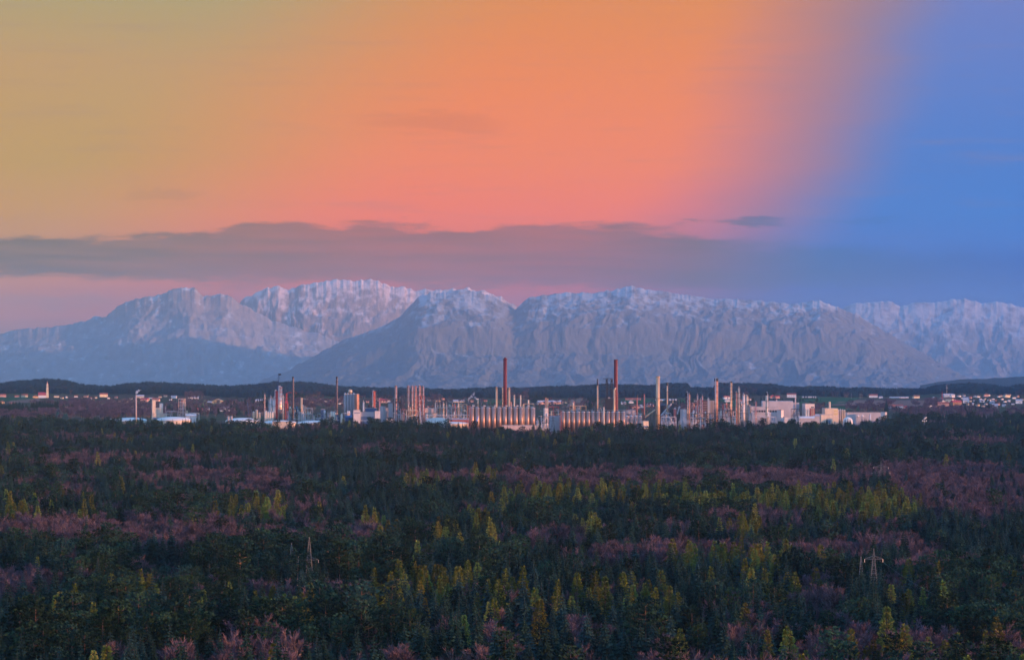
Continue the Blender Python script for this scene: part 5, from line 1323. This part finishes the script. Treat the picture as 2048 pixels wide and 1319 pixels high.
# ---------------------------------------------------------------- church, houses, farms
ROOFS = {'red': mat('red_roof_tiles', (0.30, 0.085, 0.06), 0.9, var=.25, scale=1.0), 'brown': mat('brown_roof_tiles', (0.15, 0.075, 0.055), 0.9, var=.25, scale=1.0),
         'dark': mat('dark_roof_tiles', (0.055, 0.05, 0.06), 0.9, var=.25, scale=1.0), 'grey': mat('grey_roof_sheets', (0.34, 0.33, 0.36), 0.6, var=.2, scale=.5), 'crimson': mat('crimson_roof', (0.36, 0.05, 0.06), 0.8, var=.2, scale=1.0)}
WALLS = {'white': mat('white_render', (0.72, 0.70, 0.66), 0.9, var=.1), 'cream': mat('cream_render', (0.66, 0.55, 0.36), 0.9, var=.12), 'pink': mat('salmon_render', (0.58, 0.34, 0.26), 0.9, var=.12),
         'wood': mat('weathered_timber', (0.26, 0.15, 0.09), 0.95, var=.3), 'yellow': mat('yellow_boards', (0.62, 0.42, 0.20), 0.9, var=.15), 'blue': mat('bluish_sheet_wall', (0.30, 0.40, 0.48), 0.7, var=.15)}
PANE = mat('house_window', (0.05, 0.06, 0.08), 0.25, var=.2, spec=.5)
def house(label, x, y, w, wall='white', roof='red', hgt_=None, rot=0, depth=None, axis='x', group=None, cat='house', name='house', chimney_=True, nwin=3, pitch=.30):
    D = D_of_y(x, y); k = mpp(D); ww = w * k; hh = (hgt_ * k) if hgt_ else max(3.5, ww * .32); dd = depth or max(7, min(ww * .75, 14))
    o = base(name, label, cat, x, D, group, rot=rot)
    MB().box(-ww / 2, ww / 2, -dd / 2, dd / 2, -2.5, hh).build('wall', WALLS[wall], o)
    if axis == 'x':
        rh = dd * pitch; MB().gable(-ww / 2, ww / 2, -dd / 2, dd / 2, hh + .31, rh, .7, 'x').build('roof', ROOFS[roof], o)
        MB().add([(-ww / 2, -dd / 2, hh), (-ww / 2, dd / 2, hh), (-ww / 2, 0, hh + rh), (ww / 2, -dd / 2, hh), (ww / 2, dd / 2, hh), (ww / 2, 0, hh + rh)], [(1, 0, 2), (3, 4, 5)]).build('gable', WALLS[wall], o)
    else:
        rh = ww * pitch; MB().gable(-ww / 2, ww / 2, -dd / 2, dd / 2, hh + .31, rh, .7, 'y').build('roof', ROOFS[roof], o)
        MB().add([(-ww / 2, -dd / 2, hh), (ww / 2, -dd / 2, hh), (0, -dd / 2, hh + rh), (-ww / 2, dd / 2, hh), (ww / 2, dd / 2, hh), (0, dd / 2, hh + rh)], [(0, 1, 2), (4, 3, 5)]).build('gable', WALLS[wall], o)
    for i in range(nwin):
        xx = -ww / 2 + ww * (i + .5) / nwin
        MB().box(xx - .55, xx + .55, -dd / 2 - .1, -dd / 2 - .01, hh * .45, hh * .45 + 1.3).build('window', PANE, o)
    if chimney_: MB().box(ww * .15, ww * .15 + .8, -.4, .4, hh + rh * .5, hh + rh + 1.1).build('chimney', ROOFS['brown'], o)
    return o

# church with its tall pale tower
xc, yc = 94.6, 795.0; D = D_of_y(xc, yc); k = mpp(D)
o = base('church', 'village church with a tall cream tower and a crimson nave roof on the left slope', 'church', xc, D)
th = hgt(769.5, D, xc); tw = 3.7 * k
MB().box(-tw / 2 - .5, tw / 2 + .5, -tw / 2 - .5, tw / 2 + .5, -2, th * .32).box(-tw / 2, tw / 2, -tw / 2, tw / 2, th * .32 + .01, th * .72).box(-tw / 2 + .4, tw / 2 - .4, -tw / 2 + .4, tw / 2 - .4, th * .72 + .01, th).build('tower', WALLS['cream'], o)
cn = MB()
for z in (.32, .72, 1.0): cn.box(-tw / 2 - .7, tw / 2 + .7, -tw / 2 - .7, tw / 2 + .7, th * z + .02, th * z + .55)
cn.build('cornice', WALLS['white'], o)
sp0 = th + .6; tip = hgt(760, D, xc)
MB().lathe(0, 0, [(tw * .46, sp0), (tw * .52, sp0 + 1.6), (tw * .30, sp0 + 3.4), (tw * .17, sp0 + 4.6), (tw * .26, sp0 + 6.0), (tw * .2, sp0 + 7.4), (.35, sp0 + 9), (.08, tip)], 12).build('onion_spire', WALLS['pink'], o)
for z in (.45, .58, .84): MB().box(-.6, .6, -tw / 2 - .12, -tw / 2 + .6, th * z, th * z + 2.2).build('belfry_opening', PANE, o)
MB().box(-17.5 * k, -2.4 * k, -6, 6, -2, 5 * k).build('nave', WALLS['white'], o)
MB().gable(-17.5 * k, -2.4 * k, -6, 6, 5 * k + .31, 6.5 * k - 1, .6, 'x').build('nave_roof', ROOFS['crimson'], o)

H = [  # label, x, y, width, wall, roof, kwargs
 ('long low house with red roof at the far left edge of the slope', 6, 794, 12, 'pink', 'red', {}),
 ('sunlit yellow house below the green field at the far left edge', 4, 806.5, 10, 'yellow', 'brown', dict(axis='y', cat='house')),
 ('small pink house under the bare field at the far left', 24, 808.5, 8, 'pink', 'red', {}),
 ('low red-roofed farm, left of two between the far left and the church', 34, 795, 9, 'pink', 'red', {}),
 ('low red-roofed farm, right of two between the far left and the church', 49, 794.5, 13, 'cream', 'red', {}),
 ('bright yellow gabled barn left of the church', 70.5, 795.5, 10, 'yellow', 'brown', dict(axis='y', nwin=1, chimney_=False, cat='barn', name='barn')),
 ('white house with yellow wall just right of the church', 113, 794.5, 10, 'cream', 'dark', {}),
 ('white flat house left of a pair far right of the church', 152, 794, 7, 'white', 'red', {}),
 ('pale house right of a pair far right of the church', 172, 794, 8, 'pink', 'brown', {}),
 ('white gabled house with a big red roof above the pale meadow', 207, 793.5, 16, 'cream', 'red', {}),
 ('bluish white house above the pale meadow strip', 226, 803, 8, 'white', 'dark', dict(axis='y')),
 ('yellow house, left of two on the pale meadow strip', 239, 803.5, 7, 'cream', 'brown', {}),
 ('yellow broad house, right of two on the pale meadow strip', 250, 803, 12, 'cream', 'brown', {}),
 ('long cream building just right of the thin pinkish chimney', 281, 796.5, 14, 'cream', 'grey', dict(nwin=5)),
 ('bright red long roof right of the thin pinkish chimney', 289, 803, 14, 'pink', 'crimson', {}),
 ('white house above the bright red long roof', 302, 797, 8, 'white', 'dark', {}),
 ('pale house with pink front behind the white factory block', 312, 802.5, 14, 'pink', 'red', {}),
 ('yellowish gabled house above the white factory block', 320, 795, 7, 'cream', 'brown', dict(axis='y')),
 ('cream house beside the yellowish gabled one', 331, 793, 7, 'cream', 'red', {}),
 ('white long house left of the tan open tower', 348, 796, 10, 'white', 'grey', {}),
 ('white low building right of the tan open tower top', 380, 796, 8, 'white', 'grey', {}),
 ('long white glasshouse above the meadow of the large barn', 390, 797.5, 14, 'white', 'grey', dict(chimney_=False, hgt_=2)),
 ('large yellow gabled barn alone on the meadow left of the crane', 435.5, 807, 19, 'yellow', 'yellow_roof', dict(axis='y', nwin=2, chimney_=False, cat='barn', name='barn', pitch=.2)),
 ('low bluish shed beside the large yellow barn', 419.5, 807, 9, 'blue', 'grey', dict(nwin=2, chimney_=False, cat='shed', name='shed')),
 ('small house with bright red front left of the two white sheds', 399, 821.5, 11, 'pink', 'crimson', dict(nwin=3)),
 ('white long shed, left of two below the large barn', 419, 821, 12, 'white', 'grey', dict(chimney_=False, cat='shed', name='shed')),
 ('white long shed, right of two below the large barn', 449, 822, 17, 'white', 'grey', dict(chimney_=False, cat='shed', name='shed')),
 ('cream house hidden in bare trees right of the large barn', 468, 808, 9, 'pink', 'brown', {}),
 ('orange-brown house in bare trees left of the crane', 482, 808, 10, 'pink', 'red', {}),
 ('long white roof on the slope behind the pale blue crane', 518, 803.5, 14, 'white', 'grey', dict(chimney_=False, hgt_=2.4)),
 ('large cream hall with arched roof right of the brown chimney', 615.5, 806, 20, 'yellow', 'yellow_roof', dict(nwin=5, chimney_=False, axis='x', cat='hall', name='hall')),
 ('small white house in the wood between the brown chimneys', 652, 803, 6, 'white', 'dark', {}),
 ('salmon house just left of the right brown chimney', 663.5, 803, 8, 'pink', 'red', {}),
 ('salmon house just right of the right brown chimney', 677.5, 801, 7, 'pink', 'red', {}),
 ('white house with dark roof left of the grey silo block', 681, 808, 8, 'white', 'dark', {}),
 ('salmon house with wide roof behind the short brick red column', 761, 802, 12, 'pink', 'red', {}),
 ('white low house left of the orange column', 775, 803.5, 10, 'white', 'red', {}),
 ('crimson-roofed barn left of the tall blank slab', 768, 805, 14, 'pink', 'crimson', dict(cat='barn', name='barn')),
 ('bright yellow house behind the low tan hall', 876, 803, 8, 'yellow', 'brown', {}),
 ('salmon round-topped house between the small column clusters', 901, 804, 7, 'pink', 'brown', dict(axis='y')),
 ('large grey-roofed greenhouse behind the second small cluster', 917, 804, 22, 'cream', 'grey', dict(chimney_=False, nwin=6, hgt_=1.8)),
 ('small salmon house behind the steam plume', 944, 803.5, 6, 'pink', 'red', {}),
 ('small salmon house on the green field left of the red chimney', 970.5, 803.5, 7, 'pink', 'red', {}),
 ('pale house at the right end of the long white-roofed hall', 1133, 806, 6, 'cream', 'brown', {}),
 ('long white-roofed hall with a pinkish wall behind the gap between the silo rows', 1100, 808, 52, 'pink', 'grey', dict(chimney_=False, nwin=12, hgt_=4.5, cat='hall', name='hall')),
 ('blue and white small hall behind the thin red stack pair', 1284, 815, 9, 'blue', 'grey', dict(chimney_=False, hgt_=4, cat='hall', name='hall')),
 ('mauve low hall left of the blue one behind the thin red stack pair', 1269, 816, 18, 'pink', 'brown', dict(nwin=6, hgt_=3.4, cat='hall', name='hall')),
 ('pale hall with a stub chimney left of the massive golden stack', 1300, 813, 13, 'pink', 'grey', dict(hgt_=3.4, cat='hall', name='hall')),
 ('white house with two gables behind the right red chimney', 1262, 806, 9, 'white', 'grey', dict(axis='y')),
 ('white house left of the gabled pair behind the right red chimney', 1247, 808, 9, 'white', 'grey', {}),
 ('long pinkish roof line behind the thin red stack pair', 1266, 800, 30, 'pink', 'red', dict(chimney_=False, nwin=8, hgt_=1.6)),
 ('very long pale greenhouse behind the massive golden stack', 1332, 801, 44, 'white', 'grey', dict(chimney_=False, nwin=10, hgt_=1.4, depth=9)),
 ('white flat-roofed house left of the ornate column', 1453, 797.5, 12, 'white', 'red', {}),
 ('white villa with grey roof below the flat-roofed house', 1456, 804, 12, 'white', 'grey', dict(axis='y')),
 ('salmon house between the ornate and the white columns', 1483, 803, 9, 'pink', 'red', {}),
 ('crimson house, left of two right of the black-crowned column', 1544.5, 796, 9, 'pink', 'crimson', dict(axis='y', hgt_=3.5)),
 ('crimson house, right of two right of the black-crowned column', 1554.5, 796, 9, 'pink', 'crimson', dict(hgt_=3)),
 ('small pale house below the two crimson houses', 1551, 801, 6, 'white', 'red', {}),
 ('white farmhouse with dark red roof above the huge hall corner', 1583, 794.5, 18, 'white', 'red', dict(nwin=5)),
 ('long white greenhouse on the green slope right of the plant', 1618, 795.2, 28, 'white', 'grey', dict(chimney_=False, nwin=8, hgt_=1.1, depth=8)),
 ('white farm with dark red roof standing alone at the wood edge', 1746.5, 794.5, 17, 'white', 'red', dict(nwin=5, hgt_=4)),
 ('small white shed right of the lone white farm', 1761.5, 796, 7, 'white', 'grey', dict(chimney_=False, cat='shed', name='shed')),
 ('long pale greenhouse on the slope far right of the lone farm', 1798, 795.5, 38, 'white', 'grey', dict(chimney_=False, nwin=10, hgt_=1.0, depth=8)),
 ('sunlit cream farm at the right end of the long pale greenhouse', 1832, 796, 12, 'cream', 'brown', {}),
 ('long farm with white front and dark red roof below the field', 1793, 816, 26, 'white', 'red', dict(nwin=7, hgt_=4)),
 ('bluish gabled barn at the left end of the long farm', 1780, 817, 7, 'blue', 'grey', dict(axis='y', chimney_=False, cat='barn', name='barn')),
 ('small red barn at the right end of the long farm', 1811, 816.5, 7, 'pink', 'crimson', dict(axis='y', cat='barn', name='barn')),
 ('small white hut among trees below the village', 1857.5, 826, 4, 'white', 'red', {}),
 ('flat bluish hall on stilts beneath the white mast', 1896, 793.6, 22, 'blue', 'grey', dict(chimney_=False, nwin=8, hgt_=4, cat='hall', name='hall')),
 ('bright white block at the right end of the bluish hall', 1905, 794.5, 8, 'white', 'grey', dict(hgt_=5)),
]
ROOFS['yellow_roof'] = mat('tan_sheet_roof', (0.40, 0.30, 0.19), .8, var=.15)  # even tan sheet colour
for lb, x, y, w, wl_, rf, kw in H: house(lb, x, y, w, wl_, rf, rot=kw.pop('rot', random.choice((-8, 6, 12, 18))), **kw)
# the village on the right slope: (x, base row, width, wall, roof, gable direction, what marks it)
V = [(1858, 813, 10, 'white', 'dark', 'x', 'white bungalow alone left of the village below the ploughed strip'), (1885, 806, 9, 'white', 'grey', 'y', 'white house in front of the red lattice mast'),
 (1899, 803.5, 14, 'cream', 'brown', 'x', 'cream row house right of the red lattice mast'), (1907, 802, 7, 'white', 'red', 'y', 'white gabled house touching the cream row house'),
 (1887, 816, 22, 'pink', 'red', 'x', 'long red-roofed farm at the lower left of the village'), (1895.5, 816.5, 6, 'cream', 'brown', 'y', 'bright gabled house at the end of the long red-roofed farm'),
 (1912, 812, 20, 'wood', 'crimson', 'x', 'dark timber barn with crimson roof in the lower village'), (1922, 814, 6, 'pink', 'brown', 'y', 'pinkish gabled house right of the crimson-roofed barn'),
 (1918, 793.5, 7, 'white', 'dark', 'x', 'white house right of the bright white block, upper village'), (1927.5, 792, 6, 'white', 'brown', 'y', 'narrow white gable in the upper village, left part'),
 (1931, 801, 11, 'white', 'grey', 'x', 'broad white apartment house in the middle of the village'), (1932, 805.5, 12, 'white', 'grey', 'x', 'lower white apartment house just under the broad one'),
 (1934.5, 809.5, 6, 'cream', 'red', 'y', 'small sunlit orange gable under the apartment houses'), (1948, 801.5, 6, 'white', 'dark', 'x', 'small white house right of the apartment houses'),
 (1949.5, 793.5, 5, 'white', 'dark', 'y', 'small white gable between the upper left and upper right houses'), (1956.5, 794.5, 7, 'white', 'dark', 'x', 'white house with dark roof in the upper middle village'),
 (1955.5, 811.5, 7, 'cream', 'dark', 'y', 'brightly lit gable standing low in the middle of the village'), (1964, 804, 9, 'blue', 'grey', 'x', 'bluish house with grey roof right of the lit low gable'),
 (1972, 792.5, 9, 'pink', 'brown', 'y', 'pinkish house with broad gable in the upper village'), (1977, 791.5, 5, 'white', 'dark', 'x', 'small white house touching the broad pinkish gable'),
 (1978.5, 801, 6, 'white', 'dark', 'x', 'white cottage under the broad pinkish gable'), (1984, 806.5, 8, 'blue', 'grey', 'x', 'bluish cottage low in the village, right of its middle'),
 (1997.5, 794, 5, 'white', 'dark', 'y', 'small white gable, left of a close upper pair'), (2002, 793, 5, 'cream', 'brown', 'y', 'small cream gable, right of a close upper pair'),
 (2013, 794.5, 12, 'cream', 'dark', 'x', 'cream house with long dark roof at the upper right of the village'), (2019, 791.5, 4, 'white', 'red', 'y', 'narrow bright gable behind the long dark roof'),
 (2010, 804, 5, 'white', 'dark', 'y', 'narrow white house standing low, right part of the village'), (2028, 797, 7, 'white', 'dark', 'x', 'white house near the right edge of the village'),
 (2036, 794, 6, 'pink', 'brown', 'y', 'pinkish gable near the right edge of the village'), (2038, 806.5, 13, 'white', 'grey', 'x', 'long low pale house at the right edge of the village'),
 (1990, 815, 12, 'blue', 'grey', 'x', 'dark bluish shed at the lower edge of the village'), (1857, 811, 6, 'blue', 'grey', 'y', 'small bluish shed behind the lone white bungalow'),
 (1941, 796.5, 5, 'pink', 'red', 'x', 'small red-roofed cottage above the broad apartment house'), (1966, 813.5, 6, 'white', 'dark', 'x', 'pale cottage half hidden right of the lit low gable'),
 (1996, 810, 7, 'pink', 'brown', 'y', 'pinkish cottage above the dark bluish shed')]
for x, y, w, wl_, rf, ax_, lb in V:
    house(lb, x, y, w, wl_, rf, axis=ax_, rot=random.choice((-20, -10, 8, 20, 28)), group='houses of the village on the right slope', hgt_=max(2.6, w * .42))

MORE = [(124, 797, 5, 'cream', 'brown', 'x', 'tiny cream cottage right of the house with yellow wall'), (133, 795, 4, 'white', 'dark', 'y', 'tiny white gable between the church and the far pair'),
 (143, 799, 5, 'pink', 'red', 'x', 'tiny pinkish cottage below the left one of the far pair'), (162, 798, 4, 'white', 'dark', 'y', 'tiny white gable between the far pair'),
 (181, 798, 5, 'white', 'red', 'x', 'tiny white cottage left of the big red roof'), (192, 796, 4, 'cream', 'brown', 'y', 'tiny cream gable left of the big red roof'),
 (217, 797, 5, 'white', 'dark', 'x', 'tiny white cottage under the big red roof'), (232, 796, 5, 'pink', 'red', 'x', 'tiny pinkish cottage above the bluish white house'),
 (262, 798, 5, 'white', 'dark', 'y', 'tiny white gable just left of the thin pinkish chimney'), (258, 802, 5, 'pink', 'brown', 'x', 'tiny pinkish cottage right of the broad yellow house'),
 (296, 800, 5, 'cream', 'red', 'y', 'tiny cream gable above the bright red long roof'), (341, 800, 5, 'white', 'dark', 'x', 'tiny white cottage left of the tan open tower'),
 (13, 831, 7, 'pink', 'brown', 'x', 'pinkish cottage alone in the bare wood at the far left edge'), (60, 828, 8, 'cream', 'brown', 'x', 'pale cottage in the bare wood below the church'), (199, 827, 8, 'white', 'grey', 'y', 'white hut on the right end of the green bank'),
 (159, 825.5, 3, 'white', 'grey', 'y', 'tiny white hut on top of the green bank'), (527, 807, 6, 'pink', 'red', 'x', 'pinkish cottage behind the thin mast'), (640, 799, 5, 'white', 'dark', 'y', 'tiny white gable in the trees left of the small white house'),
 (700, 806, 6, 'pink', 'red', 'x', 'pinkish cottage peeping past the grey silo block'), (735, 805, 6, 'pink', 'red', 'x', 'pinkish cottage left of the lattice-clad column'), (858, 801, 5, 'white', 'dark', 'x', 'tiny white cottage right of the five columns'), (886, 799, 5, 'pink', 'red', 'x', 'tiny pinkish cottage right of the bright yellow house'),
 (955, 799, 4, 'white', 'dark', 'x', 'tiny white cottage above the green field behind the plume'), (1216, 806, 6, 'white', 'grey', 'x', 'small white house behind the derrick'), (1392, 804, 7, 'white', 'red', 'x', 'white cottage behind the thin reddish column'), (1425, 806, 6, 'white', 'grey', 'x', 'white cottage left of the thick salmon column'), (1499, 800, 5, 'white', 'red', 'y', 'tiny white gable behind the cream caged column'),
 (1868, 797, 4, 'white', 'grey', 'x', 'tiny white hut left of the red lattice mast'), (1913, 806, 5, 'white', 'grey', 'x', 'tiny white cottage above the crimson-roofed barn'), (1925, 797, 5, 'white', 'dark', 'x', 'tiny white cottage under the narrow white gable'),
 (1941, 803, 4, 'cream', 'dark', 'y', 'tiny cream gable touching the broad apartment house'), (1945, 809, 5, 'white', 'grey', 'x', 'tiny white cottage right of the orange gable'), (1961, 799, 4, 'white', 'dark', 'y', 'tiny white gable below the upper middle house'),
 (1970, 799, 4, 'cream', 'dark', 'x', 'tiny cream cottage left of the white cottage in mid village'), (1972, 809, 5, 'white', 'dark', 'y', 'tiny white gable low in mid village'), (1986, 799, 5, 'white', 'dark', 'x', 'tiny white cottage right of mid village'),
 (1992, 802, 4, 'pink', 'red', 'y', 'tiny pinkish gable right of mid village'), (2004, 799, 5, 'white', 'dark', 'x', 'tiny white cottage below the close upper pair'), (2018, 803, 5, 'white', 'grey', 'x', 'tiny white cottage right of the narrow low house'),
 (2026, 809, 6, 'white', 'dark', 'x', 'white cottage low at the right of the village'), (2044, 800, 6, 'cream', 'dark', 'y', 'cream gable cut by the right edge of the photo'), (2008, 813, 7, 'blue', 'grey', 'x', 'bluish shed low at the right of the village'), (1905, 818, 6, 'white', 'dark', 'x', 'white cottage lowest in the left part of the village')]
for x, y, w, wl_, rf, ax_, lb in MORE:
    house(lb, x, y, w, wl_, rf, axis=ax_, rot=random.choice((-15, 8, 20)), hgt_=max(2.4, w * .45), nwin=2)

def pole(label, x, y, ytop, m, r=.5, name='radio_mast', cat='mast'):
    D = D_of_y(x, y); o = base(name, label, cat, x, D); h = hgt(ytop, D, x)
    MB().cyl(0, 0, -1, h, r, r * .5, 8).build('pole', m, o); MB().cyl(0, 0, h * .72, h * .74, r * 2.6, r * 2.6, 8).cyl(0, 0, h * .9, h * .91, r * 2, r * 2, 8).build('collar', m, o)
    return o
pole('tall white mast above the village on the right', 1893.6, 793, 768.5, WHITE, .55)
o = base('lattice_mast', 'red lattice mast at the left of the village on the right', 'mast', 1884.3, D_of_y(1884, 801)); D = o.location.y
lattice(MB(), -1.2, 1.2, -1.2, 1.2, -1, hgt(784, D, 1884), 9, .2, .5).build('lattice', SCARLET, o); MB().tube((0, 0, hgt(784, D, 1884)), (0, 0, hgt(781.5, D, 1884)), .15, 4).build('tip', SCARLET, o)
for x_, y_, t_, n_ in ((1703, 797, 785, 'left of three'), (1720, 798, 786, 'middle of three'), (1724, 797, 787, 'right of three')):
    pole('thin pale pole before the wooded hill right of the plant, %s' % n_, x_, y_, t_, LAV, .3, 'pole', 'pole')
o = base('radio_mast', 'dark thin mast rising above the wooded hill line on the right', 'mast', 1870, 9250.0); hh = hgt(764, 9250.0, 1870)
lattice(MB(), -1.1, 1.1, -1.1, 1.1, -1, hh, 10, .2, .4).build('lattice', DARK, o)

# ---------------------------------------------------------------- pylons and lamp mast standing in the forest
PALE = mat('galvanised_lattice', (0.10, 0.10, 0.095), 0.5, 0.1, var=.2, scale=1.0)
def pylon(label, x, ytop, D, h=38.0, arms=((.80, 6.5), (.66, 5.0)), m=None, wires=None):
    o = base('power_pylon', label, 'pylon', x, D, z=pz(ytop, D) - h); m = m or PALE
    b = MB(); lattice(b, -3.2, 3.2, -3.2, 3.2, 0, h * .62, 7, .085, .42); lattice(b, -1.35, 1.35, -1.35, 1.35, h * .62, h, 7, .075, .08); b.build('lattice', m, o)
    for z, l in arms:
        a = MB(); zz = h * z
        for s_ in (-1, 1):
            for yy in (-.8, .8): a.tube((s_ * .7, yy, zz), (s_ * l, 0, zz + .1), .13, 4).tube((s_ * .6, yy, zz + 1.6), (s_ * l, 0, zz + .1), .11, 4)
            for q in range(4): a.tube((s_ * (.8 + (l - .8) * q / 4), .5, zz), (s_ * (.8 + (l - .8) * (q + .5) / 4), -.4, zz + 1.0), .08, 3)
        a.build('cross_arm', m, o)
        for s_ in (-1, 1): MB().tube((s_ * l, 0, zz), (s_ * l, 0, zz - 1.6), .14, 5).build('insulator', PIPE, o)
    return o
p1 = pylon('pale lattice power pylon with one pair of wide arms in the forest on the right', 1747.5, 1096, 1450, 40, ((.86, 4.8),))
p2 = pylon('darker lattice power pylon close left of the pale one', 1722, 1112, 1500, 38, ((.66, 6.4),), m=mat('weathered_lattice', (0.11, 0.115, 0.12), .6, var=.2))
p3 = pylon('small pale pylon with one long arm in the forest left of centre', 618.5, 1073, 1560, 38, ((.66, 5.2),))
p4 = pylon('small grey pylon left of the one with the long arm', 583, 1085, 1620, 36, ((.70, 2.0),), m=MATS['weathered_lattice'])
p5 = pylon('distant grey pylon head in the bare wood on the far right', 1762, 921, 2620, 42, ((.86, 7), (.74, 8.5)), m=mat('weathered_lattice', (0.22, 0.22, 0.22)))
def wire(label, a, b, sag):
    m = MB(); n = 14; A, B = Vector(a), Vector(b); prev = None
    for i in range(n + 1):
        u = i / n; p = A.lerp(B, u); p.z -= sag * 4 * u * (1 - u)
        if prev is not None: m.tube(prev, p, .045, 3)
        prev = p
    o = m.build('power_line', PALE); tag(o, label, 'cable', None, 'thing'); return o
def arm_pt(p, z, l): return (p.location.x + l, p.location.y, p.location.z + z)
wire('power line running from the pale pylon towards the left', arm_pt(p1, 33, -4.8), (px(1560, 1640), 1640, 17), 3)
wire('power line running from the pale pylon towards the right', arm_pt(p1, 33, 4.8), (px(1950, 1330), 1330, 18), 3)
wire('power line running left from the darker pylon', arm_pt(p2, 24, -6.4), (px(1590, 1690), 1690, 18), 3)
o = base('antenna_mast', 'mast with white dish antennas poking from the dark wood on the far right', 'mast', 1849, 4300); hh = hgt(833, 4300)
MB().cyl(0, 0, -1, hh, .7, .45, 8).build('pole', PALE, o)
for dx_, y_, r_ in ((-4.0, 841, 1.1), (-1.2, 838, .8), (1.0, 836, 1.4), (3.2, 834.5, 1.2), (3.6, 841, .9), (-.2, 842, 1.0)):
    MB().tube((dx_ * .78, -1.0, hgt(y_, 4300)), (dx_ * .78, -.2, hgt(y_, 4300)), r_, 10).tube((0, 0, hgt(y_, 4300)), (dx_ * .78, -.2, hgt(y_, 4300)), .15, 4).build('dish', TENT, o)
